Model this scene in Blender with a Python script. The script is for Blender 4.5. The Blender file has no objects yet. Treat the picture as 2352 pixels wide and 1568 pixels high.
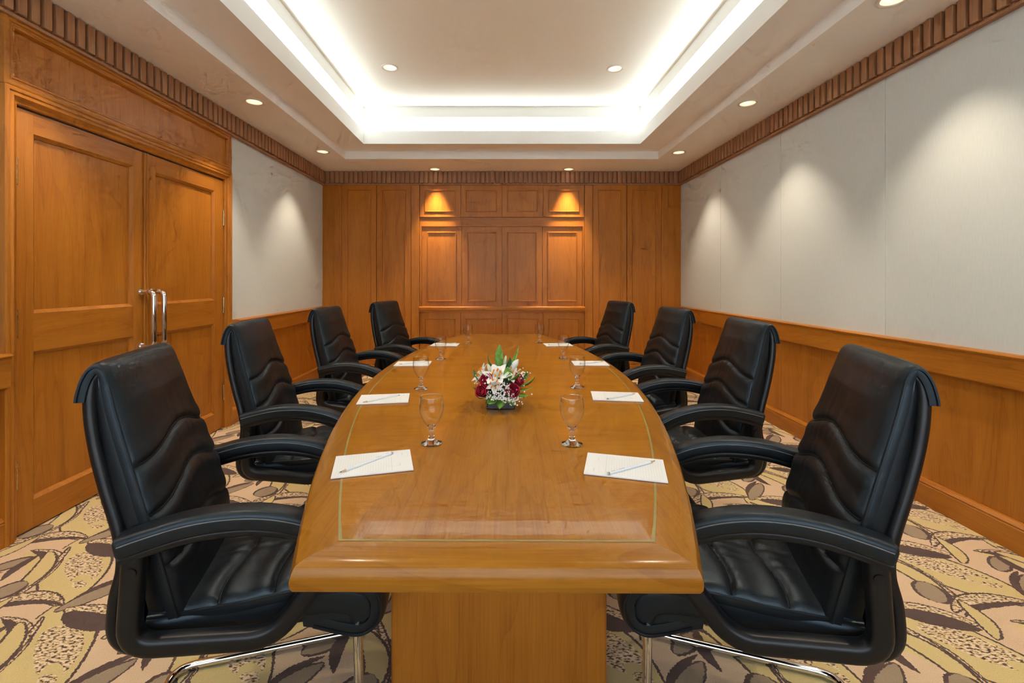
import bpy, bmesh, math, random
from mathutils import Vector, Matrix
R = math.radians
rnd = random.Random(7)
scene = bpy.context.scene
C = scene.collection

# ------------------------------------------------------------------ camera, world, exposure
CAMH = 1.264
cam_d = bpy.data.cameras.new('camera'); cam = bpy.data.objects.new('camera', cam_d); C.objects.link(cam)
cam_d.sensor_fit = 'HORIZONTAL'; cam_d.sensor_width = 36.0; cam_d.lens = 16.0
cam_d.shift_x = 28 / 2352; cam_d.shift_y = -141 / 2352
cam_d.clip_start = 0.02
cam.location = (0, 0, CAMH); cam.rotation_euler = (R(90), 0, 0)
scene.camera = cam
w = bpy.data.worlds.new('world'); scene.world = w; w.use_nodes = True
w.node_tree.nodes['Background'].inputs[0].default_value = (0.80, 0.90, 1.0, 1)
w.node_tree.nodes['Background'].inputs[1].default_value = 1.05   # daylight outside the window behind the camera
vs = scene.view_settings
vs.view_transform = 'Standard'; vs.look = 'None'; vs.gamma = 1.0; vs.use_curve_mapping = False
vs.exposure = 2.0
scene.cycles.use_denoising = True
scene.cycles.max_bounces = 10; scene.cycles.diffuse_bounces = 7; scene.cycles.glossy_bounces = 4; scene.cycles.transparent_max_bounces = 12
scene.cycles.use_adaptive_sampling = True; scene.cycles.adaptive_threshold = 0.07; scene.cycles.adaptive_min_samples = 12; scene.cycles.use_light_tree = False
scene.cycles.sample_clamp_indirect = 3.0
scene.cycles.caustics_reflective = False

# light strengths (all fittings of the room)
SLOT = 7.8         # emission of the cove tubes in the slot under the ceiling lip
SPOT = 15.0         # W of a wall downlight
SPOT_BACK = 66.0
SPOT_MID = 12.0
WARM = (1.0, 0.82, 0.62)
COVE_COL = (0.84, 0.95, 1.0)

# ------------------------------------------------------------------ room numbers
XL, XR, YB, YF = -2.36, 2.41, 6.03, -1.45
ZC = 2.70                                     # outer soffit
CXC = 0.025

# ------------------------------------------------------------------ helpers
def smooth_mesh(me, angle=None):
    me.polygons.foreach_set('use_smooth', [True] * len(me.polygons))
    if angle is not None:
        me.set_sharp_from_angle(angle=R(angle))
    me.update()

def mobj(name, verts, faces, mat, parent=None, smooth=None, fix=True):
    me = bpy.data.meshes.new(name); me.from_pydata([tuple(v) for v in verts], [], faces)
    if fix:
        bm = bmesh.new(); bm.from_mesh(me); bmesh.ops.recalc_face_normals(bm, faces=bm.faces[:]); bm.to_mesh(me); bm.free()
    me.materials.append(mat)
    if smooth is not None: smooth_mesh(me, smooth if smooth else None)
    o = bpy.data.objects.new(name, me); C.objects.link(o)
    if parent: o.parent = parent
    return o

def bm_obj(name, bm, mat, parent=None, smooth=None):
    me = bpy.data.meshes.new(name); bm.to_mesh(me); bm.free(); me.materials.append(mat)
    if smooth is not None: smooth_mesh(me, smooth if smooth else None)
    o = bpy.data.objects.new(name, me); C.objects.link(o)
    if parent: o.parent = parent
    return o

def box_bm(x0, x1, y0, y1, z0, z1, bev=0.0, seg=2):
    bm = bmesh.new(); bmesh.ops.create_cube(bm, size=1)
    for v in bm.verts:
        v.co = Vector((x0 + (v.co.x + .5) * (x1 - x0), y0 + (v.co.y + .5) * (y1 - y0), z0 + (v.co.z + .5) * (z1 - z0)))
    if bev > 0:
        bmesh.ops.bevel(bm, geom=bm.edges[:], offset=bev, segments=seg, affect='EDGES', profile=0.5)
    return bm

def box(name, x0, x1, y0, y1, z0, z1, mat, parent=None, bev=0.0, seg=2):
    return bm_obj(name, box_bm(min(x0, x1), max(x0, x1), min(y0, y1), max(y0, y1), z0, z1, bev, seg), mat, parent, (15 if seg < 4 else 40) if bev else None)

def link_copy(src, name, loc, rotz=0.0, parent=None):
    o = bpy.data.objects.new(name, src.data); C.objects.link(o)
    o.location = loc; o.rotation_euler = (0, 0, rotz)
    if parent: o.parent = parent
    return o

def tag(o, label, cat, group=None):
    o['label'] = label; o['category'] = cat
    if group: o['group'] = group
    return o

def empty(name, loc=(0, 0, 0), rotz=0):
    o = bpy.data.objects.new(name, None); C.objects.link(o); o.location = loc; o.rotation_euler = (0, 0, rotz)
    o.empty_display_size = 0.05
    return o

def structure(o, label=None):
    o['kind'] = 'structure'
    if label: o['label'] = label
    return o

def copy_tree(o, parent=None):
    c = o.copy(); C.objects.link(c); c.parent = parent
    for ch in list(o.children):
        copy_tree(ch, c)
    return c

def fillet(pts, r, n=6):
    """round the inner corners of a polyline"""
    P = [Vector(p) for p in pts]; out = [P[0]]
    for i in range(1, len(P) - 1):
        a, b, c = P[i - 1], P[i], P[i + 1]
        rr = r[i] if isinstance(r, (list, tuple)) else r
        d1 = (a - b); d2 = (c - b); k = min(rr, d1.length * .49, d2.length * .49)
        p1 = b + d1.normalized() * k; p2 = b + d2.normalized() * k
        for j in range(n + 1):
            t = j / n
            out.append((1 - t) ** 2 * p1 + 2 * t * (1 - t) * b + t * t * p2)
    out.append(P[-1]); return out

def tube(name, pts, r, mat, parent=None, n=10, closed=False, caps=True, rscale=None):
    P = [Vector(p) for p in pts]; m = len(P); verts = []; faces = []
    T = []
    for i in range(m):
        if closed: t = P[(i + 1) % m] - P[i - 1]
        else: t = P[min(i + 1, m - 1)] - P[max(i - 1, 0)]
        T.append(t.normalized())
    up = Vector((0, 0, 1)) if abs(T[0].z) < .9 else Vector((1, 0, 0))
    nrm = (up - T[0] * up.dot(T[0])).normalized()
    for i in range(m):
        nrm = (nrm - T[i] * nrm.dot(T[i])).normalized(); bi = T[i].cross(nrm)
        rr = r * (rscale[i] if rscale else 1)
        for k in range(n):
            a = 2 * math.pi * k / n
            verts.append(P[i] + (nrm * math.cos(a) + bi * math.sin(a)) * rr)
    for i in range(m if closed else m - 1):
        j = (i + 1) % m
        for k in range(n):
            faces.append((i * n + k, i * n + (k + 1) % n, j * n + (k + 1) % n, j * n + k))
    if caps and not closed:
        faces.append(tuple(range(n))[::-1]); faces.append(tuple((m - 1) * n + k for k in range(n)))
    return mobj(name, verts, faces, mat, parent, 50)

def spline(pts, n=8):
    """Catmull-Rom through points"""
    P = [Vector(p) for p in pts]; out = []
    for i in range(len(P) - 1):
        p0 = P[max(i - 1, 0)]; p1 = P[i]; p2 = P[i + 1]; p3 = P[min(i + 2, len(P) - 1)]
        for j in range(n):
            t = j / n
            out.append(0.5 * ((2 * p1) + (-p0 + p2) * t + (2 * p0 - 5 * p1 + 4 * p2 - p3) * t * t + (-p0 + 3 * p1 - 3 * p2 + p3) * t ** 3))
    out.append(P[-1]); return out

def ring_frame(name, u0, u1, v0, v1, prof, mp, mat, parent=None, smooth=30, open_bottom=False, closed_prof=True):
    """mitred rectangular frame; prof = [(inset, height)...]; mp maps (u, v, h) to the room"""
    verts = []; faces = []; n = len(prof)
    for (d, h) in prof:
        b = 0 if open_bottom else d
        verts += [mp(u0 + d, v0 + b, h), mp(u1 - d, v0 + b, h), mp(u1 - d, v1 - d, h), mp(u0 + d, v1 - d, h)]
    rng = range(n) if closed_prof else range(n - 1)
    for i in rng:
        j = (i + 1) % n
        for k in range(4):
            if open_bottom and k == 0: continue
            faces.append((i * 4 + k, i * 4 + (k + 1) % 4, j * 4 + (k + 1) % 4, j * 4 + k))
    if open_bottom and closed_prof:
        faces.append(tuple(i * 4 for i in range(n))); faces.append(tuple(i * 4 + 1 for i in range(n)))
    return mobj(name, verts, faces, mat, parent, smooth)

# ------------------------------------------------------------------ materials
def new_mat(name):
    m = bpy.data.materials.new(name); m.use_nodes = True
    nt = m.node_tree; b = nt.nodes['Principled BSDF']
    return m, nt, b

def plain(name, col, rough=0.5, metal=0.0, spec=0.5, coat=0.0, bump=0.0, bscale=200, trans=0.0, sheen=0.0):
    m, nt, b = new_mat(name)
    b.inputs['Base Color'].default_value = (*col, 1); b.inputs['Roughness'].default_value = rough
    b.inputs['Metallic'].default_value = metal; b.inputs['Specular IOR Level'].default_value = spec
    b.inputs['Coat Weight'].default_value = coat; b.inputs['Transmission Weight'].default_value = trans
    if sheen: b.inputs['Sheen Weight'].default_value = sheen
    if bump:
        tc = nt.nodes.new('ShaderNodeTexCoord'); n = nt.nodes.new('ShaderNodeTexNoise'); n.inputs['Scale'].default_value = bscale
        n.inputs['Detail'].default_value = 3
        bp = nt.nodes.new('ShaderNodeBump'); bp.inputs['Strength'].default_value = bump; bp.inputs['Distance'].default_value = 0.002
        nt.links.new(tc.outputs['Object'], n.inputs['Vector']); nt.links.new(n.outputs['Fac'], bp.inputs['Height'])
        nt.links.new(bp.outputs['Normal'], b.inputs['Normal'])
    return m

def emit(name, col, s):
    m = bpy.data.materials.new(name); m.use_nodes = True; nt = m.node_tree
    nt.nodes.remove(nt.nodes['Principled BSDF']); e = nt.nodes.new('ShaderNodeEmission')
    e.inputs[0].default_value = (*col, 1); e.inputs[1].default_value = s
    nt.links.new(e.outputs[0], nt.nodes['Material Output'].inputs[0]); return m

def wood(name, axis, light, mid, dark, rough=0.36, coat=0.0, coat_rough=0.2, fine=1.0, spec=0.38):
    m, nt, b = new_mat(name); N = nt.nodes; L = nt.links
    tc = N.new('ShaderNodeTexCoord'); oi = N.new('ShaderNodeObjectInfo')
    off = N.new('ShaderNodeVectorMath'); off.operation = 'SCALE'; off.inputs[0].default_value = (13.0, 7.0, 5.0)
    L.new(oi.outputs['Random'], off.inputs['Scale'])
    add = N.new('ShaderNodeVectorMath'); add.operation = 'ADD'
    L.new(tc.outputs['Object'], add.inputs[0]); L.new(off.outputs[0], add.inputs[1])
    def mapped(along, across):
        s = [across] * 3; s['xyz'.index(axis)] = along
        mp = N.new('ShaderNodeMapping'); mp.inputs['Scale'].default_value = s
        L.new(add.outputs[0], mp.inputs['Vector']); return mp
    m1 = mapped(0.9, 9.0)
    n1 = N.new('ShaderNodeTexNoise'); n1.inputs['Scale'].default_value = 1.0; n1.inputs['Detail'].default_value = 4; n1.inputs['Distortion'].default_value = 0.6
    L.new(m1.outputs[0], n1.inputs['Vector'])
    m2 = mapped(6.0, 260.0 * fine)
    n2 = N.new('ShaderNodeTexNoise'); n2.inputs['Scale'].default_value = 1.0; n2.inputs['Detail'].default_value = 2
    L.new(m2.outputs[0], n2.inputs['Vector'])
    # cathedral figure: contour lines of a stretched noise field
    m3 = mapped(0.55, 4.5)
    n3 = N.new('ShaderNodeTexNoise'); n3.inputs['Scale'].default_value = 1.0; n3.inputs['Detail'].default_value = 1.0
    L.new(m3.outputs[0], n3.inputs['Vector'])
    mu = N.new('ShaderNodeMath'); mu.operation = 'MULTIPLY'; mu.inputs[1].default_value = 14.0; L.new(n3.outputs['Fac'], mu.inputs[0])
    fr = N.new('ShaderNodeMath'); fr.operation = 'FRACT'; L.new(mu.outputs[0], fr.inputs[0])
    pw = N.new('ShaderNodeMath'); pw.operation = 'POWER'; pw.inputs[1].default_value = 5.0; L.new(fr.outputs[0], pw.inputs[0])
    # sum
    s1 = N.new('ShaderNodeMath'); s1.operation = 'MULTIPLY_ADD'; s1.inputs[1].default_value = 0.50; s1.inputs[2].default_value = 0.0; L.new(n1.outputs['Fac'], s1.inputs[0])
    s2 = N.new('ShaderNodeMath'); s2.operation = 'MULTIPLY_ADD'; s2.inputs[1].default_value = 0.40; L.new(n2.outputs['Fac'], s2.inputs[0]); L.new(s1.outputs[0], s2.inputs[2])
    s3 = N.new('ShaderNodeMath'); s3.operation = 'MULTIPLY_ADD'; s3.inputs[1].default_value = -0.10; L.new(pw.outputs[0], s3.inputs[0]); L.new(s2.outputs[0], s3.inputs[2])
    cr = N.new('ShaderNodeValToRGB'); e = cr.color_ramp.elements
    e[0].position = 0.25; e[0].color = (*dark, 1); e[1].position = 0.63; e[1].color = (*light, 1)
    k = cr.color_ramp.elements.new(0.44); k.color = (*mid, 1)
    L.new(s3.outputs[0], cr.inputs['Fac']); L.new(cr.outputs['Color'], b.inputs['Base Color'])
    b.inputs['Roughness'].default_value = rough; b.inputs['Coat Weight'].default_value = coat; b.inputs['Coat Roughness'].default_value = coat_rough; b.inputs['Specular IOR Level'].default_value = spec
    return m

WL, WM, WD = (0.52, 0.200, 0.024), (0.44, 0.158, 0.016), (0.335, 0.108, 0.010)
wood_z = wood('cherry_wood_upright', 'z', WL, WM, WD)
wood_x = wood('cherry_wood_across', 'x', WL, WM, WD)
wood_y = wood('cherry_wood_along', 'y', WL, WM, WD)
DL, DM, DD = (0.46, 0.245, 0.120), (0.39, 0.195, 0.092), (0.29, 0.135, 0.062)
slat_wood = wood('dark_cherry_slat', 'z', DL, DM, DD, rough=0.45)
TL, TM, TD = (0.41, 0.172, 0.018), (0.35, 0.138, 0.012), (0.275, 0.097, 0.007)
top_x = wood('table_veneer_across', 'x', (0.45, 0.185, 0.009), (0.385, 0.148, 0.006), (0.30, 0.102, 0.004), rough=0.30, coat=0.20, coat_rough=0.03, spec=0.12)
top_y = wood('table_veneer_along', 'y', TL, TM, TD, rough=0.30, coat=0.20, coat_rough=0.03, spec=0.12)
brd_x = wood('table_border_across', 'x', TL, TM, TD, rough=0.30, coat=0.25, coat_rough=0.14, spec=0.12)
brd_y = wood('table_border_along', 'y', TL, TM, TD, rough=0.30, coat=0.25, coat_rough=0.14, spec=0.12)
paint = plain('ceiling_paint', (0.87, 0.865, 0.84), 0.7, spec=0.2)
tray_paint = plain('cream_ceiling_paint', (0.92, 0.90, 0.80), 0.7, spec=0.2)
gap_dark = plain('dark_gap', (0.03, 0.018, 0.012), 0.8)
chrome = plain('chrome', (0.82, 0.82, 0.83), 0.06, metal=1.0)
brass = plain('brass', (0.72, 0.56, 0.30), 0.25, metal=1.0)
plastic = plain('black_plastic', (0.006, 0.0065, 0.008), 0.36, spec=0.42, bump=0.05, bscale=600)
inlay_m = plain('brass_inlay', (0.30, 0.25, 0.07), 0.4)
white_trim = plain('white_enamel', (0.78, 0.73, 0.66), 0.4)

def leather_mat():
    m, nt, b = new_mat('black_leather'); N = nt.nodes; L = nt.links
    tc = N.new('ShaderNodeTexCoord'); v = N.new('ShaderNodeTexVoronoi'); v.inputs['Scale'].default_value = 420
    n = N.new('ShaderNodeTexNoise'); n.inputs['Scale'].default_value = 30; n.inputs['Detail'].default_value = 4
    L.new(tc.outputs['Object'], v.inputs['Vector']); L.new(tc.outputs['Object'], n.inputs['Vector'])
    bp = N.new('ShaderNodeBump'); bp.inputs['Strength'].default_value = 0.10; bp.inputs['Distance'].default_value = 0.001
    L.new(v.outputs['Distance'], bp.inputs['Height']); L.new(bp.outputs['Normal'], b.inputs['Normal'])
    mr = N.new('ShaderNodeMapRange'); mr.inputs[3].default_value = 0.34; mr.inputs[4].default_value = 0.48
    L.new(n.outputs['Fac'], mr.inputs[0]); L.new(mr.outputs[0], b.inputs['Roughness'])
    b.inputs['Base Color'].default_value = (0.0065, 0.0075, 0.0100, 1); b.inputs['Specular IOR Level'].default_value = 0.55; b.inputs['Specular Tint'].default_value = (0.70, 0.88, 1.0, 1)
    return m
leather = leather_mat()

def fabric_mat():
    m, nt, b = new_mat('grey_wall_fabric'); N = nt.nodes; L = nt.links
    tc = N.new('ShaderNodeTexCoord'); mp = N.new('ShaderNodeMapping'); mp.inputs['Scale'].default_value = (300, 300, 14)
    n = N.new('ShaderNodeTexNoise'); n.inputs['Scale'].default_value = 1; n.inputs['Detail'].default_value = 2
    L.new(tc.outputs['Object'], mp.inputs[0]); L.new(mp.outputs[0], n.inputs['Vector'])
    cr = N.new('ShaderNodeValToRGB'); e = cr.color_ramp.elements
    e[0].position = 0.3; e[0].color = (0.62, 0.67, 0.66, 1); e[1].position = 0.7; e[1].color = (0.67, 0.72, 0.71, 1)
    L.new(n.outputs['Fac'], cr.inputs[0]); L.new(cr.outputs[0], b.inputs['Base Color'])
    b.inputs['Roughness'].default_value = 0.85; b.inputs['Specular IOR Level'].default_value = 0.15
    return m
fabric = fabric_mat()

def leaf_group():
    g = bpy.data.node_groups.new('carpet_leaf', 'ShaderNodeTree')
    for nm, ty in (('P', 'NodeSocketVector'), ('Centre', 'NodeSocketVector'), ('Dir', 'NodeSocketVector'), ('Nrm', 'NodeSocketVector'),
                   ('Half', 'NodeSocketFloat'), ('Bend', 'NodeSocketFloat'), ('Width', 'NodeSocketFloat'), ('Sharp', 'NodeSocketFloat')):
        g.interface.new_socket(nm, in_out='INPUT', socket_type=ty)
    g.interface.new_socket('F', in_out='OUTPUT', socket_type='NodeSocketFloat')
    N = g.nodes; L = g.links; gi = N.new('NodeGroupInput'); go = N.new('NodeGroupOutput')
    def vm(op, a, b):
        n = N.new('ShaderNodeVectorMath'); n.operation = op; L.new(a, n.inputs[0])
        if b is not None: L.new(b, n.inputs[1])
        return n
    def mt(op, a, b=None, c=None):
        n = N.new('ShaderNodeMath'); n.operation = op
        for i, x in enumerate((a, b, c)):
            if x is None: continue
            if isinstance(x, (int, float)): n.inputs[i].default_value = x
            else: L.new(x, n.inputs[i])
        return n.outputs[0]
    d = vm('SUBTRACT', gi.outputs['P'], gi.outputs['Centre'])
    wr = N.new('ShaderNodeVectorMath'); wr.operation = 'WRAP'; L.new(d.outputs[0], wr.inputs[0])
    wr.inputs[1].default_value = (0.315, 0.44, 1); wr.inputs[2].default_value = (-0.315, -0.44, -1)
    q = wr.outputs[0]
    u = vm('DOT_PRODUCT', q, gi.outputs['Dir']).outputs['Value']; v = vm('DOT_PRODUCT', q, gi.outputs['Nrm']).outputs['Value']
    a = mt('DIVIDE', u, gi.outputs['Half']); a2 = mt('MULTIPLY', a, a)
    e = mt('MAXIMUM', mt('SUBTRACT', 1.0, a2), 0.0)
    vb = mt('ABSOLUTE', mt('SUBTRACT', v, mt('MULTIPLY', gi.outputs['Bend'], mt('SUBTRACT', 1.0, a2))))
    hw = mt('MULTIPLY', gi.outputs['Width'], mt('POWER', e, gi.outputs['Sharp']))
    pen = mt('MULTIPLY', mt('MAXIMUM', mt('SUBTRACT', mt('ABSOLUTE', a), 1.0), 0.0), 0.3)
    L.new(mt('SUBTRACT', mt('SUBTRACT', hw, vb), pen), go.inputs['F'])
    return g

def carpet_mat():
    m, nt, b = new_mat('patterned_carpet'); N = nt.nodes; L = nt.links
    g = leaf_group()
    def rgb(c):
        n = N.new('ShaderNodeRGB'); n.outputs[0].default_value = (*c, 1); return n.outputs[0]
    tan, yel, drk, tau = rgb((0.72, 0.52, 0.33)), rgb((0.68, 0.535, 0.235)), rgb((0.105, 0.060, 0.048)), rgb((0.37, 0.275, 0.175))
    pale = rgb((0.68, 0.52, 0.34))
    tc = N.new('ShaderNodeTexCoord')
    nz = N.new('ShaderNodeTexNoise'); nz.inputs['Scale'].default_value = 110; nz.inputs['Detail'].default_value = 1
    L.new(tc.outputs['Object'], nz.inputs['Vector'])
    sb = N.new('ShaderNodeVectorMath'); sb.operation = 'SUBTRACT'; L.new(nz.outputs['Color'], sb.inputs[0]); sb.inputs[1].default_value = (.5, .5, .5)
    sc = N.new('ShaderNodeVectorMath'); sc.operation = 'SCALE'; sc.inputs['Scale'].default_value = 0.012; L.new(sb.outputs[0], sc.inputs[0])
    ad0 = N.new('ShaderNodeVectorMath'); ad0.operation = 'ADD'; L.new(tc.outputs['Object'], ad0.inputs[0]); L.new(sc.outputs[0], ad0.inputs[1])
    # slow wobble so repeats are not mechanical
    wz = N.new('ShaderNodeTexNoise'); wz.inputs['Scale'].default_value = 3.0; wz.inputs['Detail'].default_value = 0
    L.new(tc.outputs['Object'], wz.inputs['Vector'])
    ws = N.new('ShaderNodeVectorMath'); ws.operation = 'SUBTRACT'; L.new(wz.outputs['Color'], ws.inputs[0]); ws.inputs[1].default_value = (.5, .5, .5)
    wc = N.new('ShaderNodeVectorMath'); wc.operation = 'SCALE'; wc.inputs['Scale'].default_value = 0.05; L.new(ws.outputs[0], wc.inputs[0])
    ad = N.new('ShaderNodeVectorMath'); ad.operation = 'ADD'; L.new(ad0.outputs[0], ad.inputs[0]); L.new(wc.outputs[0], ad.inputs[1])
    P = ad.outputs[0]
    # speckle: small dashes of brown and pink on pale ground
    mp = N.new('ShaderNodeMapping'); mp.inputs['Scale'].default_value = (70, 130, 1); mp.inputs['Rotation'].default_value = (0, 0, 0.35)
    L.new(tc.outputs['Object'], mp.inputs[0])
    sp = N.new('ShaderNodeTexNoise'); sp.inputs['Scale'].default_value = 1.0; sp.inputs['Detail'].default_value = 1.0; L.new(mp.outputs[0], sp.inputs['Vector'])
    spr = N.new('ShaderNodeValToRGB'); spr.color_ramp.interpolation = 'CONSTANT'; e = spr.color_ramp.elements
    e[0].position = 0.0; e[0].color = (0.10, 0.06, 0.042, 1); e[1].position = 0.42; e[1].color = (0.60, 0.43, 0.19, 1)
    k = spr.color_ramp.elements.new(0.52); k.color = (0.82, 0.65, 0.47, 1)
    L.new(sp.outputs['Fac'], spr.inputs[0]); spk = spr.outputs[0]
    cur = tan
    def mask(f, thr):
        n = N.new('ShaderNodeMath'); n.operation = 'GREATER_THAN'; L.new(f, n.inputs[0]); n.inputs[1].default_value = thr; return n.outputs[0]
    def mix(fac, a, bb):
        n = N.new('ShaderNodeMix'); n.data_type = 'RGBA'; L.new(fac, n.inputs['Factor']); L.new(a, n.inputs['A']); L.new(bb, n.inputs['B']); return n.outputs['Result']
    # (cx, cy, angle, length, bend, halfwidth, sharpness, fill, outline)
    leaves = [
        (-1.55, 1.565, -54, 0.56, 0, 0.12, 0.62, yel, 0.01),
        (-1.52, 1.56, -42, 0.3, 0.01, 0.062, 0.55, spk, 0),
        (-1.44, 1.47, -40, 0.1, 0, 0.03, 0.6, yel, 0),
        (-1.43, 1.45, -20, 0.07, 0, 0.02, 0.6, spk, 0),
        (-1.765, 1.575, -44, 0.32, 0.075, 0.05, 0.6, tan, 0),
        (-1.78, 1.57, -45, 0.3, 0.03, 0.034, 0.6, yel, 0),
        (-1.745, 1.57, -44, 0.36, 0.075, 0.02, 0.8, spk, 0.006),
        (-1.745, 1.57, -44, 0.34, 0.048, 0.022, 0.7, drk, 0),
        (-1.99, 1.955, 102, 0.4, -0.03, 0.011, 0.8, spk, 0.008),
        (-2.04, 1.955, -72, 0.34, 0.045, 0.036, 0.6, yel, 0.01),
        (-1.87, 1.755, 8, 0.34, 0.06, 0.024, 0.7, spk, 0.008),
        (-1.86, 1.742, 12, 0.34, 0.035, 0.013, 0.7, drk, 0),
        (-1.615, 1.865, 54, 0.28, 0.035, 0.02, 0.75, drk, 0),
        (-1.615, 1.845, 50, 0.27, 0.005, 0.034, 0.75, tau, 0.008),
        (-1.527, 1.715, -17, 0.3, 0.012, 0.045, 0.75, spk, 0.006),
        (-1.527, 1.69, -20, 0.27, 0, 0.042, 0.65, drk, 0),
        (-2.185, 2.03, 40, 0.15, 0, 0.03, 0.7, tau, 0.012),
        (-2.115, 2.01, 92, 0.2, 0.02, 0.022, 0.8, drk, 0),
        (-1.39, 1.845, 62, 0.13, 0, 0.045, 0.5, tau, 0.014),
        (-1.36, 1.7, 70, 0.22, -0.02, 0.026, 0.8, yel, 0.008),
    ]
    for (cx, cy, ang, ln, bend, hw, sh, fill, ol) in leaves:
        for dx, dy in ((0, 0), (0.315, -0.44)):
            gn = N.new('ShaderNodeGroup'); gn.node_tree = g; L.new(P, gn.inputs['P'])
            gn.inputs['Centre'].default_value = (cx + dx, cy + dy, 0)
            c, s = math.cos(R(ang)), math.sin(R(ang))
            gn.inputs['Dir'].default_value = (c, s, 0); gn.inputs['Nrm'].default_value = (-s, c, 0)
            gn.inputs['Half'].default_value = ln / 2; gn.inputs['Bend'].default_value = bend
            gn.inputs['Width'].default_value = hw; gn.inputs['Sharp'].default_value = sh
            if ol: cur = mix(mask(gn.outputs['F'], -ol), cur, drk)
            cur = mix(mask(gn.outputs['F'], 0.0), cur, fill)
    # pile: fine brightness noise + bump
    pn = N.new('ShaderNodeTexNoise'); pn.inputs['Scale'].default_value = 420; pn.inputs['Detail'].default_value = 2; L.new(tc.outputs['Object'], pn.inputs['Vector'])
    pr = N.new('ShaderNodeMapRange'); pr.inputs[1].default_value = .3; pr.inputs[2].default_value = .7; pr.inputs[3].default_value = 0.80; pr.inputs[4].default_value = 1.12
    L.new(pn.outputs['Fac'], pr.inputs[0])
    ml = N.new('ShaderNodeVectorMath'); ml.operation = 'SCALE'; L.new(cur, ml.inputs[0]); L.new(pr.outputs[0], ml.inputs['Scale'])
    L.new(ml.outputs[0], b.inputs['Base Color'])
    bp = N.new('ShaderNodeBump'); bp.inputs['Strength'].default_value = 0.5; bp.inputs['Distance'].default_value = 0.004
    L.new(pn.outputs['Fac'], bp.inputs['Height']); L.new(bp.outputs['Normal'], b.inputs['Normal'])
    b.inputs['Roughness'].default_value = 0.95; b.inputs['Specular IOR Level'].default_value = 0.1
    b.inputs['Sheen Weight'].default_value = 0.25
    return m
carpet = carpet_mat()

# ------------------------------------------------------------------ floor and walls
fl = mobj('floor', [(XL - .1, YF, 0), (XR + .1, YF, 0), (XR + .1, YB + .1, 0), (XL - .1, YB + .1, 0)], [(0, 1, 2, 3)], carpet, fix=False)
structure(fl)

wall_l = structure(box('wall_left', XL - .16, XL - .055, YF, YB + .1, 0, 3.5, gap_dark))
wall_r = structure(box('wall_right', XR + .012, XR + .12, YF, YB + .1, 0, 3.5, gap_dark))
wall_b = structure(box('wall_back', XL - .12, XR + .12, YB + .05, YB + .16, 0, 3.5, gap_dark))
WX0, WX1, WZ0, WZ1 = -1.55, 1.60, .80, 2.35      # window behind the camera
wall_f = structure(mobj('wall_front', [(XL - .12, YF, 0), (XR + .12, YF, 0), (XR + .12, YF, 3.5), (XL - .12, YF, 3.5), (WX0, YF, WZ0), (WX1, YF, WZ0), (WX1, YF, WZ1), (WX0, YF, WZ1)],
              [(0, 1, 5, 4), (1, 2, 6, 5), (2, 3, 7, 6), (3, 0, 4, 7)], fabric, fix=False))
win = structure(ring_frame('window_1', WX0, WX1, WZ0, WZ1, [(-.03, -.01), (-.03, .03), (.05, .03), (.05, -.06), (-.03, -.06)], lambda u, v, h: (u, YF + h, v), white_trim, smooth=30), 'wide white-framed window behind the camera')
for k in (1, 2): box('mullion', WX0 + (WX1 - WX0) * k / 3 - .025, WX0 + (WX1 - WX0) * k / 3 + .025, YF - .05, YF + .01, WZ0 + .05, WZ1 - .05, white_trim, win)
pl = bpy.data.lights.new('window_portal', 'AREA'); pl.shape = 'RECTANGLE'; pl.size = WX1 - WX0; pl.size_y = WZ1 - WZ0; pl.cycles.is_portal = True
po = bpy.data.objects.new('window_portal', pl); C.objects.link(po); po.location = ((WX0 + WX1) / 2, YF - .065, (WZ0 + WZ1) / 2); po.rotation_euler = (R(90), 0, 0)

RAIL_T, RAIL_B, SK = 0.905, 0.755, 0.125
COR = 2.525
D0, D1 = 2.221, 3.894          # double door opening on the left wall
CAS = 0.075
# fabric panels on the right wall
ys = [YF, -0.34, 0.72, 1.787, 2.846, 3.905, 4.965, YB + .04]
for a, b_ in zip(ys[:-1], ys[1:]):
    box('fabric_panel', XR, XR + .016, a + .0015, b_ - .0015, RAIL_T - .02, COR + .03, fabric, wall_r, bev=.0015)
    box('wainscot_panel', XR + .004, XR + .016, a + .001, b_ - .001, .1, RAIL_B + .03, wood_z, wall_r, bev=.001)
# left wall, beyond and before the door
for a, b_ in ((D1 + CAS - .01, YB + .04), (0.72, D0 - CAS + .01), (YF, .72)):
    box('fabric_panel', XL - .016, XL, a, b_, RAIL_T - .02, COR + .03, fabric, wall_l, bev=.0015)
    box('wainscot_panel', XL - .016, XL - .004, a, b_, .1, RAIL_B + .03, wood_z, wall_l, bev=.001)

def rail_profile(name, x_wall, sgn, y0, y1, prof, mat, mitre0=0, mitre1=0):
    """moulding along y; prof = [(out, z)]; mitre cuts the front back at the ends"""
    n = len(prof); verts = []; faces = []
    for (o, z) in prof: verts.append((x_wall + sgn * o, y0 + mitre0 * o, z))
    for (o, z) in prof: verts.append((x_wall + sgn * o, y1 - mitre1 * o, z))
    for i in range(n):
        faces.append((i, (i + 1) % n, n + (i + 1) % n, n + i))
    faces.append(tuple(range(n))); faces.append(tuple(range(n, 2 * n)))
    return mobj(name, verts, faces, mat, None, 30)

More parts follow.
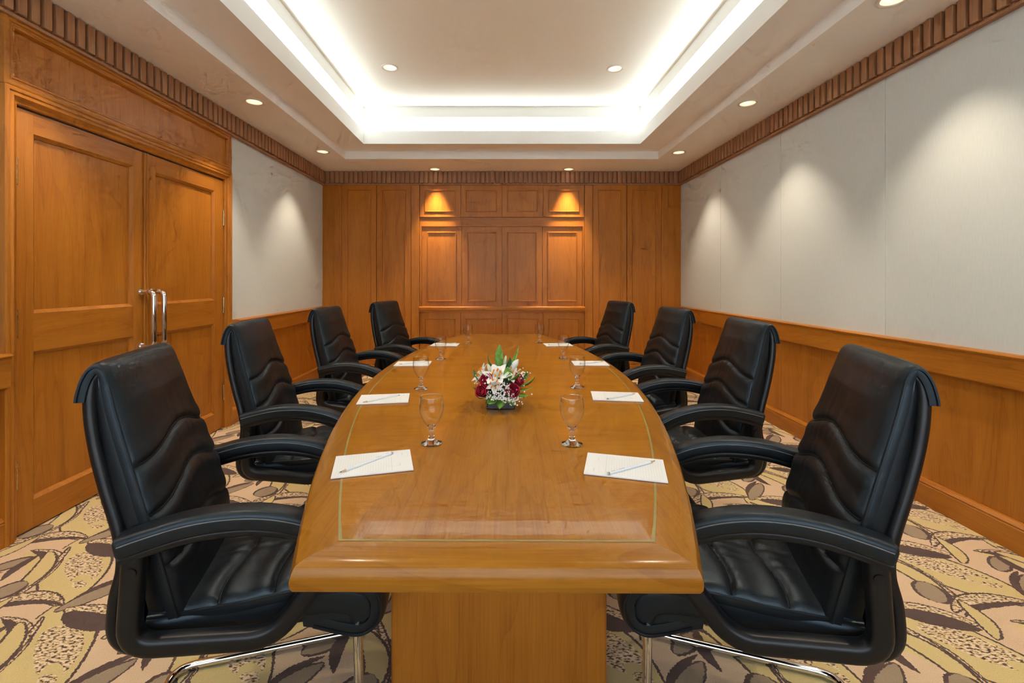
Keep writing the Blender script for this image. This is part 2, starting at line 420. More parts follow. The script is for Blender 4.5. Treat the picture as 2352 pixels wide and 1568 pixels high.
chair_rail = [(-.012, RAIL_B), (.030, RAIL_B), (.036, RAIL_B + .006), (.036, RAIL_T - .012), (.042, RAIL_T - .008), (.042, RAIL_T - .003),
              (.047, RAIL_T), (.047, RAIL_T + .004), (.040, RAIL_T + .010), (.030, RAIL_T + .013), (-.012, RAIL_T + .013)]
chair_rail_l = [(o * 1.5 if o > 0 else o, z) for o, z in chair_rail]
skirt = [(-.012, 0), (.024, 0), (.024, SK - .012), (.021, SK - .009), (.021, SK - .004), (.024, SK), (.010, SK + .016), (-.012, SK + .018)]
structure(rail_profile('trim_1', XR, -1, YF, YB - .002, chair_rail, wood_y), 'wooden chair rail along the right wall')
structure(rail_profile('trim_2', XL, 1, D1 + CAS + .002, YB - .002, chair_rail_l, wood_y, mitre0=.6), 'wooden chair rail beyond the double door')
structure(rail_profile('trim_3', XL, 1, YF, D0 - CAS + .012, chair_rail_l, wood_y, mitre1=.2), 'wooden chair rail before the double door')
structure(rail_profile('baseboard_right', XR, -1, YF, YB - .002, skirt, wood_y))
structure(rail_profile('baseboard_left', XL, 1, D1 + CAS, YB - .002, skirt, wood_y))
structure(rail_profile('baseboard_left', XL, 1, YF, D0 - CAS, skirt, wood_y))

# cornice of upright slats under the ceiling
slat_src = box('slat', -.0205, .0205, -.028, 0, -.070, .084, slat_wood, None, bev=.003)
def cornice(name, p0, p1, rotz, label):
    """backing board with a bottom fillet, slats set on it; local x along the wall, -y into the room"""
    p0, p1 = Vector(p0), Vector(p1); ln = (p1 - p0).length
    e = box_bm(0, ln, -.026, .03, COR, ZC + .02)
    o = bm_obj(name, e, slat_wood); o.location = (p0.x, p0.y, 0); o.rotation_euler = (0, 0, rotz)
    structure(o, label)
    bot = box('fillet', 0, ln, -.040, -.02, COR - .004, COR + .014, slat_wood, o, bev=.003)
    n = int(ln / 0.0615); pitch = ln / n
    for i in range(n):
        link_copy(slat_src, 'slat', ((i + .5) * pitch, -.026, COR + .089), 0, o)
    return o
cornice('trim_4', (XL, YB + .02, 0), (XR, YB + .02, 0), 0, 'slatted wooden cornice on the back wall')
cornice('trim_5', (XR, YB, 0), (XR, 1.3, 0), R(-90), 'slatted wooden cornice on the right wall')
cornice('trim_6', (XL, 1.3, 0), (XL, YB, 0), R(90), 'slatted wooden cornice on the left wall')
bpy.data.objects.remove(slat_src)

# ------------------------------------------------------------------ double door, casing, transom panel
def ML(base):
    return lambda u, v, h: (base + h, u, v)
DT = 2.12
cas_prof = [(0, -.02), (0, .026), (.006, .030), (.018, .030), (.024, .024), (.030, .027), (.040, .027), (.048, .020), (.058, .012), (.068, .010), (.073, .004), (.075, -.02)]
structure(ring_frame('trim_7', D0 - CAS, D1 + CAS, 0, DT + CAS, cas_prof, ML(XL), wood_z, open_bottom=True), 'moulded wooden casing around the double door')
box('door_stop', XL - .022, XL - .010, D0 - .01, D1 + .01, DT - .006, DT + .03, gap_dark, wall_l)
# transom panel above
tr = structure(box('trim_8', XL - .016, XL - .002, D0 - CAS - .0, D1 + CAS, DT + CAS, COR + .01, wood_z), 'wide wooden panel above the double door')
tprof = [(0, -.004), (0, .022), (.008, .026), (.020, .026), (.024, .018), (.034, .018), (.038, .022), (.046, .022), (.052, .010), (.054, -.004)]
ring_frame('panel_moulding', D0 - CAS, D1 + CAS, DT + CAS + .002, COR, tprof, ML(XL), wood_y, tr)
DX = XL - .008                 # face of the doors
def door_leaf(name, y0, y1, meet, label):
    d = empty(name, (DX, (y0 + y1) / 2, 0)); structure(d, label)
    yc = (y0 + y1) / 2; a, b_ = y0 - yc, y1 - yc
    s0, s1 = (0.088, 0.098) if meet > 0 else (0.088, 0.112)
    th = .04
    box('stile', -th, 0, a, a + s0, .008, DT - .008, wood_z, d, bev=.001)
    box('stile', -th, 0, b_ - s1, b_, .008, DT - .008, wood_z, d, bev=.001)
    for z0, z1 in ((.008, .150), (.902, 1.095), (2.005, DT - .008)):
        box('rail', -th, -.0003, a + s0, b_ - s1, z0, z1, wood_y, d)
    for z0, z1 in ((.150, .902), (1.095, 2.005)):
        box('panel', -th, -.022, a + s0, b_ - s1, z0, z1, wood_z, d)
        ring_frame('panel_moulding', a + s0, b_ - s1, z0, z1, [(0, -.03), (0, 0), (.016, -.014), (.018, -.021), (.018, -.03)], lambda u, v, h: (h, u, v), wood_z, d)
    hy = a if meet > 0 else b_
    for hz in (.305, 1.05, 1.795):
        h = empty('hinge', (0, hy, hz)); h.parent = d
        for k in range(5):
            tube('knuckle', [(.006, 0, -.066 + k * .0268), (.006, 0, -.066 + k * .0268 + .0250)], .0065, brass, h, n=10)
    if meet > 0:
        box('astragal', .0, .012, b_ - .020, b_ + .022, .012, DT - .010, wood_z, d, bev=.004)
        box('astragal_bead', .012, .017, b_ - .006, b_ + .008, .012, DT - .010, wood_z, d, bev=.002)
    py = (3.0 if meet > 0 else 3.092) - yc
    hd = tube('pull_handle', fillet([(0, py, 1.187), (.088, py, 1.187), (.088, py, .826), (0, py, .826)], .05, 8), .0165, chrome, d, n=16)
    for z in (1.187, .826):
        tube('handle_rose', [(0, py, z), (.008, py, z)], .024, chrome, hd, n=18)
    return d
door_leaf('door_1', D0 + .002, 3.040, 1, 'left leaf of the wooden double door with chrome pull')
door_leaf('door_2', 3.044, D1 - .002, -1, 'right leaf of the wooden double door with chrome pull')

# ------------------------------------------------------------------ back wall joinery
KB = YB / 1045.3
def BX(px): return (px - 1148) * KB
def BZ(py): return CAMH - (py - 643) * KB
def MB(base): return lambda u, v, h: (u, base - h, v)
def upright(x0, x1, face, mat=wood_z, z0=0, z1=COR + .02):
    return box('stile', x0, x1, YB + face, YB + .05, z0, z1, mat, wall_b, bev=.0015)
upright(XL - .02, BX(767) - .001, .030)
upright(BX(767), BX(784.5) - .002, .012)
upright(BX(944.5), BX(963.5) - .002, .000)
upright(BX(1342.5) + .001, BX(1361.5), .000)
upright(BX(1519.5) + .002, BX(1534.5), .012)
upright(BX(1534.5) + .001, XR + .02, .030)
bead = [(0, -.004), (0, .006), (.003, .010), (.009, .010), (.012, .004), (.014, -.004)]
def cab_door(parent, x0, x1, z0, z1, face, ins=(.072, .068), inner=None):
    d = box('door', x0 + .0015, x1 - .0015, YB + face, YB + face + .02, z0 + .0015, z1 - .0015, wood_z, parent, bev=.0015)
    iu, iv = ins
    ring_frame('panel_moulding', x0 + iu, x1 - iu, z0 + iv, z1 - iv, bead, MB(YB + face), wood_z, d)
    return d
def tall(name, pairs, label):
    t = empty(name, ((pairs[0][0] + pairs[-1][1]) / 2, YB, 0)); tag(t, label, 'cabinet', 'tall built-in cabinets')
    inv = Matrix.Translation(-Vector(t.location))
    for (x0, x1) in pairs:
        cab_door(t, x0, x1, .15, COR + .002, .0, ins=(.068, .066))
    box('plinth', pairs[0][0], pairs[-1][1], YB - .012, YB + .04, 0, .146, wood_x, t, bev=.004)
    box('carcass', pairs[0][0], pairs[-1][1], YB + .021, YB + .049, .146, COR, gap_dark, t)
    for ch in t.children: ch.matrix_parent_inverse = inv
    return t
tall('tall_cabinet', [(BX(785), BX(864.3)), (BX(865), BX(944))], 'tall pair of wooden cabinet doors on the back wall, nearer the double door')
tall('tall_cabinet', [(BX(1362), BX(1439.5)), (BX(1440.3), BX(1519))], 'tall pair of wooden cabinet doors on the back wall, nearer the grey panelled wall')
cab = empty('wall_cabinet', (BX(1153), YB, 0)); tag(cab, 'wide central wooden cabinet with three rows of panelled doors and a rounded ledge', 'cabinet')
inv = Matrix.Translation(-Vector(cab.location))
cxs = [BX(p) for p in (964, 1058.3, 1153, 1247.7, 1342)]
mxs = [BX(p) for p in (968, 1060, 1153, 1246, 1338.5)]
for i in range(4):
    cab_door(cab, cxs[i], cxs[i + 1], BZ(498.5), COR + .002, .0, ins=(.066, .070))
    cab_door(cab, mxs[i], mxs[i + 1], BZ(705), BZ(519.5), .027, ins=(.072, .074))
    cab_door(cab, cxs[i], cxs[i + 1], .15, BZ(716), .0, ins=(.066, .085))
box('cross_rail', cxs[0], cxs[4], YB + .013, YB + .049, BZ(519.5), BZ(498.5) - .001, wood_x, cab)
box('side_strip', cxs[0], mxs[0] - .001, YB + .013, YB + .049, BZ(705), BZ(519.5), wood_z, cab)
box('side_strip', mxs[4] + .001, cxs[4], YB + .013, YB + .049, BZ(705), BZ(519.5), wood_z, cab)
box('ledge', cxs[0] - .012, cxs[4] + .012, YB - .030, YB + .045, BZ(714), BZ(703.5), wood_x, cab, bev=.016, seg=4)
box('ledge_moulding', cxs[0], cxs[4], YB - .012, YB + .02, BZ(717), BZ(713), wood_x, cab, bev=.004)
box('plinth', cxs[0], cxs[4], YB - .012, YB + .04, 0, .146, wood_x, cab, bev=.004)
box('carcass', cxs[0], cxs[4], YB + .0475, YB + .0495, .146, COR, gap_dark, cab)
for ch in cab.children: ch.matrix_parent_inverse = inv

# ------------------------------------------------------------------ ceiling
side_l = [(-1.98, y) for y in (5.09, 3.67, 2.22, 0.85)]
side_r = [(2.015, y) for y in (5.12, 3.70, 2.325, 0.92)]
back_l = [(-.842, 5.895), (.892, 5.895)]
mid_l = [(-1.006, 4.16), (1.060, 4.18), (-1.0, 2.1), (1.05, 2.1)]
HR = .060
R1 = (-1.832, 1.878, -.80, 5.40)
R2 = (-1.527, 1.574, -.50, 5.10)
ZS = 2.790; ZF = 2.935; ZL0 = 3.088; ZT = 3.205

def grow(r, d): return (r[0] - d, r[1] + d, r[2] - d, r[3] + d)
def plate(name, z, outer, inner, holes, mat, parent=None):
    """flat ceiling plate with a rectangular opening and round holes"""
    bm = bmesh.new(); edges = []
    def loop(pts):
        vs_ = [bm.verts.new((x, y, z)) for x, y in pts]
        for i in range(len(vs_)): edges.append(bm.edges.new((vs_[i], vs_[(i + 1) % len(vs_)])))
    def rect(r): return [(r[0], r[2]), (r[1], r[2]), (r[1], r[3]), (r[0], r[3])]
    loop(rect(outer))
    if inner: loop(rect(inner))
    for hx, hy in holes: loop([(hx + HR * math.cos(a * math.pi / 12), hy + HR * math.sin(a * math.pi / 12)) for a in range(24)])
    bmesh.ops.triangle_fill(bm, edges=edges, use_beauty=True)
    return bm_obj(name, bm, mat, parent)
def band(name, r, z0, z1, mat, parent=None):
    x0, x1, y0, y1 = r
    v = [(x0, y0, z0), (x1, y0, z0), (x1, y1, z0), (x0, y1, z0), (x0, y0, z1), (x1, y0, z1), (x1, y1, z1), (x0, y1, z1)]
    return mobj(name, v, [(0, 1, 5, 4), (1, 2, 6, 5), (2, 3, 7, 6), (3, 0, 4, 7)], mat, parent, fix=False)

ceil = structure(plate('ceiling', ZC, (XL - .1, XR + .1, YF - .05, YB + .1), R1, side_l + side_r + back_l, paint))
band('riser', R1, ZC, ZS, paint, ceil)
plate('soffit', ZS, grow(R1, .001), R2, [], paint, ceil)
band('fascia', R2, ZS, ZF, paint, ceil)
RS = grow(R2, .15); RL = grow(R2, .012); ZP = ZF - .035
plate('fascia_top', ZF, RL, R2, [], paint, ceil)
band('fascia_inner', RL, ZP, ZF, paint, ceil)
plate('slot_floor', ZP, RS, RL, [], paint, ceil)
band('slot_back', RS, ZP, ZL0, paint, ceil)
plate('slot_top', ZL0, RS, R2, [], paint, ceil)
band('lip', R2, ZL0, ZT, paint, ceil)
plate('tray_ceiling', ZT, grow(R2, .001), None, mid_l, tray_paint, ceil)
slot_em = emit('slot_tube_glow', COVE_COL, SLOT)
def cove_set(name, r, z, em, label):
    t = empty(name, ((r[0] + r[1]) / 2, (r[2] + r[3]) / 2, z)); tag(t, label, 'light')
    x0, x1, y0, y1 = r; inv = Matrix.Translation(-Vector(t.location))
    for (a, b_) in (((x0 + .05, y0), (x1 - .05, y0)), ((x0 + .05, y1), (x1 - .05, y1)), ((x0, y0 + .05), (x0, y1 - .05)), ((x1, y0 + .05), (x1, y1 - .05))):
        if a[1] == b_[1]: o = box('light_tube', a[0], b_[0], a[1] - .011, a[1] + .011, z, z + .02, em, t)
        else: o = box('light_tube', a[0] - .011, a[0] + .011, a[1], b_[1], z, z + .02, em, t)
        o.matrix_parent_inverse = inv
cove_set('cove_light', grow(R2, .048), ZP + .002, slot_em, 'bright light line in the slot between the white ceiling bands')

# downlights: thing > trim_ring, reflector, bulb (+ its spot lamp)
refl = plain('downlight_reflector', (0.80, 0.74, 0.66), 0.5)
bulb_em = emit('downlight_bulb_glow', (1.0, 0.84, 0.64), 3.2)
bulb_em.cycles.emission_sampling = 'NONE'
def lathe(name, prof, mat, parent=None, n=24, smooth=40):
    verts = []; faces = []; m = len(prof)
    for (r, z) in prof:
        for k in range(n):
            a = 2 * math.pi * k / n; verts.append((r * math.cos(a), r * math.sin(a), z))
    for i in range(m - 1):
        for k in range(n): faces.append((i * n + k, i * n + (k + 1) % n, (i + 1) * n + (k + 1) % n, (i + 1) * n + k))
    return mobj(name, verts, faces, mat, parent, smooth, fix=False)
dl0 = empty('downlight', (0, 0, 0))
lathe('trim_ring', [(HR + .017, .0), (HR + .017, -.003), (HR + .012, -.006), (HR + .003, -.005), (HR - .002, -.001), (HR - .002, .012)], white_trim, dl0, 32)
lathe('reflector', [(HR - .002, .0), (HR - .006, .02), (HR - .015, .045), (HR - .028, .062), (.0005, .066)], refl, dl0, 28)
lathe('bulb', [(.0005, .028), (.010, .030), (.018, .038), (.020, .05), (.014, .060)], bulb_em, dl0, 16)
first = [True]
def downlight(x, y, z, watts, cone, blend, label, col=WARM, group='recessed ceiling downlights', lamp=True):
    if first[0]: d = dl0; first[0] = False
    else: d = copy_tree(dl0); [bpy.data.objects.remove(c) for c in list(d.children) if c.type == 'LIGHT']
    d.location = (x, y, z); tag(d, label, 'light', group)
    l = bpy.data.lights.new('downlight_lamp', 'SPOT'); l.energy = watts; l.color = col; l.spot_size = R(cone); l.spot_blend = blend; l.shadow_soft_size = .03
    lo = bpy.data.objects.new('downlight_lamp', l); C.objects.link(lo); lo.parent = d; lo.location = (0, 0, -.008)
    return d
lab = ['recessed downlight in the lower ceiling by the far end of the left wall', 'recessed downlight in the lower ceiling above the right door leaf',
       'recessed downlight in the lower ceiling above the left door leaf', 'recessed downlight in the lower ceiling beside the camera, door side', 'recessed downlight behind the camera, door side']
for (x, y), s in zip(side_l, lab): downlight(x, y, ZC, SPOT, 82, .7, s)
lab = ['recessed downlight in the lower ceiling by the far end of the grey right wall', 'recessed downlight above the second seam of the grey right wall',
       'recessed downlight cut by the top edge of the picture, right side', 'recessed downlight in the lower ceiling beside the camera, grey wall side', 'recessed downlight behind the camera, grey wall side']
for (x, y), s in zip(side_r, lab): downlight(x, y, ZC, SPOT, 82, .7, s)
for (x, y), s in zip(back_l, ('small recessed downlight close to the back wall, on the door side', 'small recessed downlight close to the back wall, on the grey wall side')):
    downlight(x, y, ZC, SPOT_BACK, 56, .95, s, col=(1.0, .72, .45))
lab = ['downlight in the raised ceiling, far end, door side', 'downlight in the raised ceiling, far end, grey wall side', 'downlight in the raised ceiling above mid table, door side',
       'downlight in the raised ceiling above mid table, grey wall side', 'downlight in the raised ceiling above the camera, door side', 'downlight in the raised ceiling above the camera, grey wall side']
for (x, y), s in zip(mid_l, lab): downlight(x, y, ZT, SPOT_MID, 100, .8, s)

# ------------------------------------------------------------------ conference table
TT = .75; TCY = 2.592; TLEN = 1.778
tab = empty('conference_table', (0.0, TCY, 0), R(-.40)); tag(tab, 'long boat-shaped polished wooden conference table with brass inlay', 'table')
tab.location.x = .005
HWE, HWM = .372, .690
def hw(y): return HWE + (HWM - HWE) * (1 - (y / TLEN) ** 2)
BW = .081; BS = .061; LIN = TLEN - BW
NS = 40
def outer_pt(s, k):   # side s, k in 0..NS
    y = -TLEN + 2 * TLEN * k / NS; return Vector((s * hw(y), y, 0))
def inner_pt(s, k):
    y = -LIN + 2 * LIN * k / NS; yo = -TLEN + 2 * TLEN * k / NS
    return Vector((s * (hw(yo) - BS), y, 0))
bprof = [(0, 0), (.60, 0), (.80, -.003), (.88, -.006), (.915, -.010), (.97, -.020), (1.0, -.031), (.985, -.041), (.93, -.049), (.84, -.053), (0, -.053)]
def border(name, A, B, mat):
    n = len(bprof); verts = []; faces = []
    for a, b_ in zip(A, B):
        for (t, z) in bprof:
            p = a.lerp(b_, t); verts.append((p.x, p.y, TT + z))
    for i in range(len(A) - 1):
        for j in range(n):
            faces.append((i * n + j, i * n + (j + 1) % n, (i + 1) * n + (j + 1) % n, (i + 1) * n + j))
    faces.append(tuple(range(n))); faces.append(tuple((len(A) - 1) * n + j for j in range(n)))
    return mobj(name, verts, faces, mat, tab, 28)
for s in (-1, 1):
    border('edge_border', [inner_pt(s, k) for k in range(NS + 1)], [outer_pt(s, k) for k in range(NS + 1)], brd_y)
for k in (0, NS):
    border('edge_border', [inner_pt(-1, k), inner_pt(1, k)], [outer_pt(-1, k), outer_pt(1, k)], brd_x)
def slab(name, pts, mat, z1=TT, z0=TT - .04, parent=tab):
    n = len(pts); verts = [(p.x, p.y, z1) for p in pts] + [(p.x, p.y, z0) for p in pts]
    faces = [tuple(range(n)), tuple(range(n, 2 * n))[::-1]] + [(i, (i + 1) % n, n + (i + 1) % n, n + i) for i in range(n)]
    return mobj(name, verts, faces, mat, parent)
ctr = Vector((0, 0, 0))
for s in (-1, 1): slab('veneer_panel', [ctr] + [inner_pt(s, k) for k in range(NS + 1)], top_x)
slab('veneer_panel', [ctr, inner_pt(-1, 0), inner_pt(1, 0)], top_y)
slab('veneer_panel', [ctr, inner_pt(-1, NS), inner_pt(1, NS)], top_y)
path = [inner_pt(-1, k) for k in range(NS + 1)] + [inner_pt(1, k) for k in range(NS, -1, -1)]
def offs(p, d):
    q = p.copy(); q.x -= math.copysign(d, p.x)
    if abs(abs(p.y) - LIN) < 1e-6: q.y -= math.copysign(d, p.y)
    return q
pin = [offs(p, .0055) for p in path]; n = len(path)
mobj('inlay', [(p.x, p.y, TT + .0005) for p in path] + [(p.x, p.y, TT + .0005) for p in pin], [(i, (i + 1) % n, n + (i + 1) % n, n + i) for i in range(n)], inlay_m, tab)
for sy, ylo, yhi in ((-1, -1.192, -.60), (1, .60, 1.192)):
    p = empty('pedestal', (0, 0, 0)); p.parent = tab
    xw = .332
    near = ylo if sy < 0 else yhi
    box('end_panel', -xw + .004, xw - .004, ylo, ylo + .022, 0, TT - .045, wood_z, p, bev=.002)
    box('end_panel', -xw + .004, xw - .004, yhi - .022, yhi, 0, TT - .045, wood_z, p, bev=.002)
    box('side_panel', -xw, -xw + .022, ylo + .003, yhi - .003, 0, TT - .045, wood_z, p, bev=.002)
    box('side_panel', xw - .022, xw, ylo + .003, yhi - .003, 0, TT - .045, wood_z, p, bev=.002)
box('stretcher', -.03, .03, -.60, .60, .25, .45, wood_y, tab, bev=.003)

# ------------------------------------------------------------------ chairs
def interp(tab_, x):
    if x <= tab_[0][0]: return tab_[0][1]
    for (a, va), (b_, vb) in zip(tab_[:-1], tab_[1:]):
        if x <= b_: 
            t = (x - a) / (b_ - a); t = t * t * (3 - 2 * t) if False else t
            return va + (vb - va) * t
    return tab_[-1][1]

def cushion_sheet(name, path, width, thick, disp, mat, parent, ny=44, sg=1):
    """padded sheet swept along path in xz; width(s), thick(s), disp(y, s, arc) raise the face"""
    P = [Vector((p[0], 0, p[1])) for p in path]; m = len(P)
    arc = [0.0]
    for i in range(1, m): arc.append(arc[-1] + (P[i] - P[i - 1]).length)
    verts = []; faces = []
    ring = 2 * (ny + 1)
    for i in range(m):
        t = (P[min(i + 1, m - 1)] - P[max(i - 1, 0)]).normalized(); nrm = Vector((0, 1, 0)).cross(t)   # front side normal
        nrm = nrm * sg
        s = arc[i] / arc[-1]; W = width(s); th = thick(s)
        top = []; bot = []
        for k in range(ny + 1):
            a = -1 + 2 * k / ny
            a = math.copysign(1 - (1 - abs(a)) ** 1.35, a)       # denser at the edges
            y = a * W
            edge = math.sqrt(max(0.0, 1 - max(0.0, (abs(y) - (W - .018)) / .018) ** 2))
            h = disp(y, s, arc[i], W)
            top.append(P[i] + nrm * ((h + th * .5) * edge - th * .5) + Vector((0, y, 0)))
            bot.append(P[i] + nrm * (-th) + Vector((0, y * .985, 0)))
        verts += top + bot[::-1]
    for i in range(m - 1):
        for k in range(ring):
            faces.append((i * ring + k, i * ring + (k + 1) % ring, (i + 1) * ring + (k + 1) % ring, (i + 1) * ring + k))
    faces.append(tuple(range(ring))); faces.append(tuple((m - 1) * ring + k for k in range(ring)))
    return mobj(name, verts, faces, mat, parent, 60)

def wave(y, W, e, c):
    """seam height: e at the edges, c higher in the middle"""
    a = min(1.0, abs(y) / W); f = 0.5 + 0.5 * math.cos(math.pi * min(1, a * 1.12))
    return e + c * f
wr_ph = [rnd.uniform(0, 6.28) for _ in range(12)]
def wrinkle(y, k0=1.0):
    return (math.sin(y * 230 * k0 + 1.2 * math.sin(y * 60 + wr_ph[0]) + wr_ph[1]) * .6 + math.sin(y * 370 * k0 + wr_ph[2] + 1.5 * math.sin(y * 90 + wr_ph[3])) * .4)

def section_sweep(name, path, sec, mat, parent, scale=None, y0=0.0, closed=False):
    """sweep a section [(y, n)] along a path in xz"""
    P = [Vector((p[0], 0, p[1])) for p in path]; m = len(P); n = len(sec); verts = []; faces = []
    for i in range(m):
        if closed: t = (P[(i + 1) % m] - P[i - 1]).normalized()
        else: t = (P[min(i + 1, m - 1)] - P[max(i - 1, 0)]).normalized()
        nrm = Vector((0, 1, 0)).cross(t); sc = scale[i] if scale else 1.0
        for (y, h) in sec: verts.append(P[i] + nrm * (h * sc) + Vector((0, y0 + y * sc, 0)))
    for i in range(m if closed else m - 1):
        j = (i + 1) % m
        for k in range(n): faces.append((i * n + k, i * n + (k + 1) % n, j * n + (k + 1) % n, j * n + k))
    if not closed: faces.append(tuple(range(n))); faces.append(tuple((m - 1) * n + k for k in range(n)))
    return mobj(name, verts, faces, mat, parent, 50)

def rrect(w, h, r, seg=3, cy=0.0):
    pts = []
    for (sx, sy, a0) in ((1, 1, 0), (-1, 1, 90), (-1, -1, 180), (1, -1, 270)):
        for k in range(seg + 1):
            a = R(a0 + 90 * k / seg); pts.append((sx * (w / 2 - r) + r * math.cos(a), cy + sy * (h / 2 - r) + r * math.sin(a)))
    return pts

def make_chair():
    ch = empty('conference_chair', (0, 0, 0))
    # back: face line from the seat up, over the top and down behind
    bpath = [(p.x, p.y) for p in spline([Vector((x, z, 0)) for x, z in ((-.072, .45), (-.088, .53), (-.106, .62), (-.128, .70), (-.166, .82), (-.197, .92), (-.219, 1.00), (-.228, 1.035),
             (-.240, 1.058), (-.258, 1.066), (-.277, 1.055), (-.291, 1.028), (-.299, .995), (-.301, .978))], 18)]
    bw = [(0, .220), (.2, .232), (.36, .232), (.5, .218), (.66, .204), (.78, .196), (.85, .196), (1, .198)]
    L_back = sum(math.dist(bpath[i], bpath[i - 1]) for i in range(1, len(bpath)))
    arcs = [0.0]
    for i in range(1, len(bpath)): arcs.append(arcs[-1] + math.dist(bpath[i], bpath[i - 1]))
    def zs(z):   # arc position of a height on the front
        for i in range(len(bpath)):
            if bpath[i][1] >= z: return arcs[i]
        return arcs[-1]
    S1, S2, S3 = zs(.818), zs(.700), zs(.575); SC = zs(1.06)
    def bdisp(y, s, a, W):
        u = abs(y) / W
        puff = .026 * (1 - u ** 3.0) * max(0, min(1, (SC - a) / .10)) + .004 * (1 - u ** 6)
        h = puff
        for S, c in ((S1, .042), (S2, .050), (S3, .045)):
            d = a - wave(y, W, S, c)
            h -= .0085 * math.exp(-(d / .007) ** 2)
            h += .004 * math.exp(-((d + .03) / .022) ** 2) + .003 * math.exp(-((d - .025) / .02) ** 2)
            if d < 0: h += .0034 * wrinkle(y) * math.exp(-(-d) / .045) * math.exp(-(y / .085) ** 2) * min(1, -d / .012)
            else: h += .0016 * wrinkle(y, .6) * math.exp(-d / .06) * math.exp(-(y / .06) ** 2) * min(1, d / .02)
        return h
    bth = [(0, .030), (.70, .030), (.82, .024), (1, .022)]
    bk = cushion_sheet('back_cushion', bpath, lambda s: interp(bw, s), lambda s: interp(bth, s), bdisp, leather, ch, 54)
    for sy in (-1, 1):   # welt down each side
        pts = []
        for i in range(0, len(bpath)):
            s = arcs[i] / arcs[-1]; t = Vector((bpath[min(i + 1, len(bpath) - 1)][0] - bpath[max(i - 1, 0)][0], 0, bpath[min(i + 1, len(bpath) - 1)][1] - bpath[max(i - 1, 0)][1])).normalized()
            nrm = Vector((0, 1, 0)).cross(t); th = interp(bth, s)
            p = Vector((bpath[i][0], 0, bpath[i][1])) + nrm * (-.30 * th); pts.append((p.x, sy * interp(bw, s) * 1.0, p.z))
        tube('piping', pts, .0038, leather, bk, n=6)
    for S, c in ((S1, .042), (S2, .050)):   # raised seam cords
        pts = []
        for k in range(41):
            y = -1 + k / 20; W0 = interp(bw, S / arcs[-1]); yy = y * (W0 - .006); a = wave(yy, W0, S, c)
            i = min(range(len(arcs)), key=lambda q: abs(arcs[q] - a)); i = max(1, min(i, len(arcs) - 2))
            t = (a - arcs[i - 1]) / (arcs[i] - arcs[i - 1])
            p = Vector((bpath[i - 1][0], 0, bpath[i - 1][1])).lerp(Vector((bpath[i][0], 0, bpath[i][1])), t)
            tt = Vector((bpath[i + 1][0] - bpath[i - 1][0], 0, bpath[i + 1][1] - bpath[i - 1][1])).normalized(); nrm = Vector((0, 1, 0)).cross(tt)
            u = abs(yy) / W0; edge = math.sqrt(max(0.0, 1 - max(0.0, (abs(yy) - (W0 - .018)) / .018) ** 2))
            p = p + nrm * ((bdisp(yy, 0, a, W0) + .015) * edge - .015 + .001); pts.append((p.x, yy, p.z))
        tube('seam_cord', pts, .0028, leather, bk, n=6)
    # boxing behind the face
    rows = ((.46, -.095, -.150, .208), (.56, -.115, -.165, .218), (.66, -.140, -.195, .222), (.78, -.175, -.225, .212), (.90, -.212, -.256, .198), (1.00, -.237, -.268, .190), (1.035, -.249, -.266, .185))
    verts = []; faces = []
    for (z, xf, xb, W) in rows:
        for (x, y) in ((xf, -W + .004), (xf, W - .004), ((xf + xb) / 2, W), (xb, W - .012), (xb, -W + .012), ((xf + xb) / 2, -W)): verts.append((x, y, z))
    for i in range(len(rows) - 1):
        for k in range(6): faces.append((i * 6 + k, i * 6 + (k + 1) % 6, (i + 1) * 6 + (k + 1) % 6, (i + 1) * 6 + k))
    faces.append(tuple(range(6))); faces.append(tuple(range(36, 42)))
    mobj('back_boxing', verts, faces, leather, ch, 60)
    # shell behind
    sp = [(p.x, p.y) for p in spline([Vector((x, z, 0)) for x, z in ((-.130, .392), (-.178, .404), (-.205, .444), (-.203, .52), (-.190, .59), (-.199, .66), (-.236, .78), (-.262, .88), (-.274, .96), (-.274, 1.015), (-.266, 1.035))], 6)]
    section_sweep('back_shell', sp, rrect(.36, .010, .004), plastic, ch)
    yw = [.222, .224, .226, .226, .222, .214, .198, .186, .178, .172, .168]
    for sy in (-1, 1):
        P = []
        for i, (x, z) in enumerate(sp):
            f = i / 6; k = min(int(f), 9); yy = yw[k] + (yw[k + 1] - yw[k]) * (f - k); P.append((x, sy * yy, z))
        tube('shell_rail', P, .0155, plastic, ch, n=10)
    # seat
    spath = [(p.x, p.y) for p in spline([Vector((x, z, 0)) for x, z in ((-.150, .462), (-.06, .464), (.04, .470), (.14, .478), (.24, .480), (.32, .474), (.376, .450), (.402, .405), (.399, .352), (.376, .320), (.338, .308), (.29, .320), (.22, .348))], 14)]
    sa = [0.0]
    for i in range(1, len(spath)): sa.append(sa[-1] + math.dist(spath[i], spath[i - 1]))
    sw = [(0, .205), (.25, .228), (.6, .238), (.8, .228), (1, .215)]
    def sdisp(y, s, a, W):
        u = abs(y) / W; h = .022 * (1 - u ** 3.0) * max(.3, min(1, (1 - s) * 4)) + .004 * (1 - u ** 6)
        for S, c in ((.155, .045), (.285, .045)):
            d = a - wave(y, W, S, c)
            h -= .0085 * math.exp(-(d / .007) ** 2); h += .004 * math.exp(-((d + .03) / .022) ** 2) + .003 * math.exp(-((d - .03) / .02) ** 2)
            if d < 0: h += .0065 * wrinkle(y, .7) * math.exp(-(-d) / .055) * math.exp(-(y / .12) ** 2) * min(1, -d / .012)
            else: h += .0050 * wrinkle(y, .6) * math.exp(-d / .045) * math.exp(-(y / .11) ** 2) * min(1, d / .02)
        return h
    st = cushion_sheet('seat_cushion', spath, lambda s: interp(sw, s), lambda s: .034, sdisp, leather, ch, 54, -1)
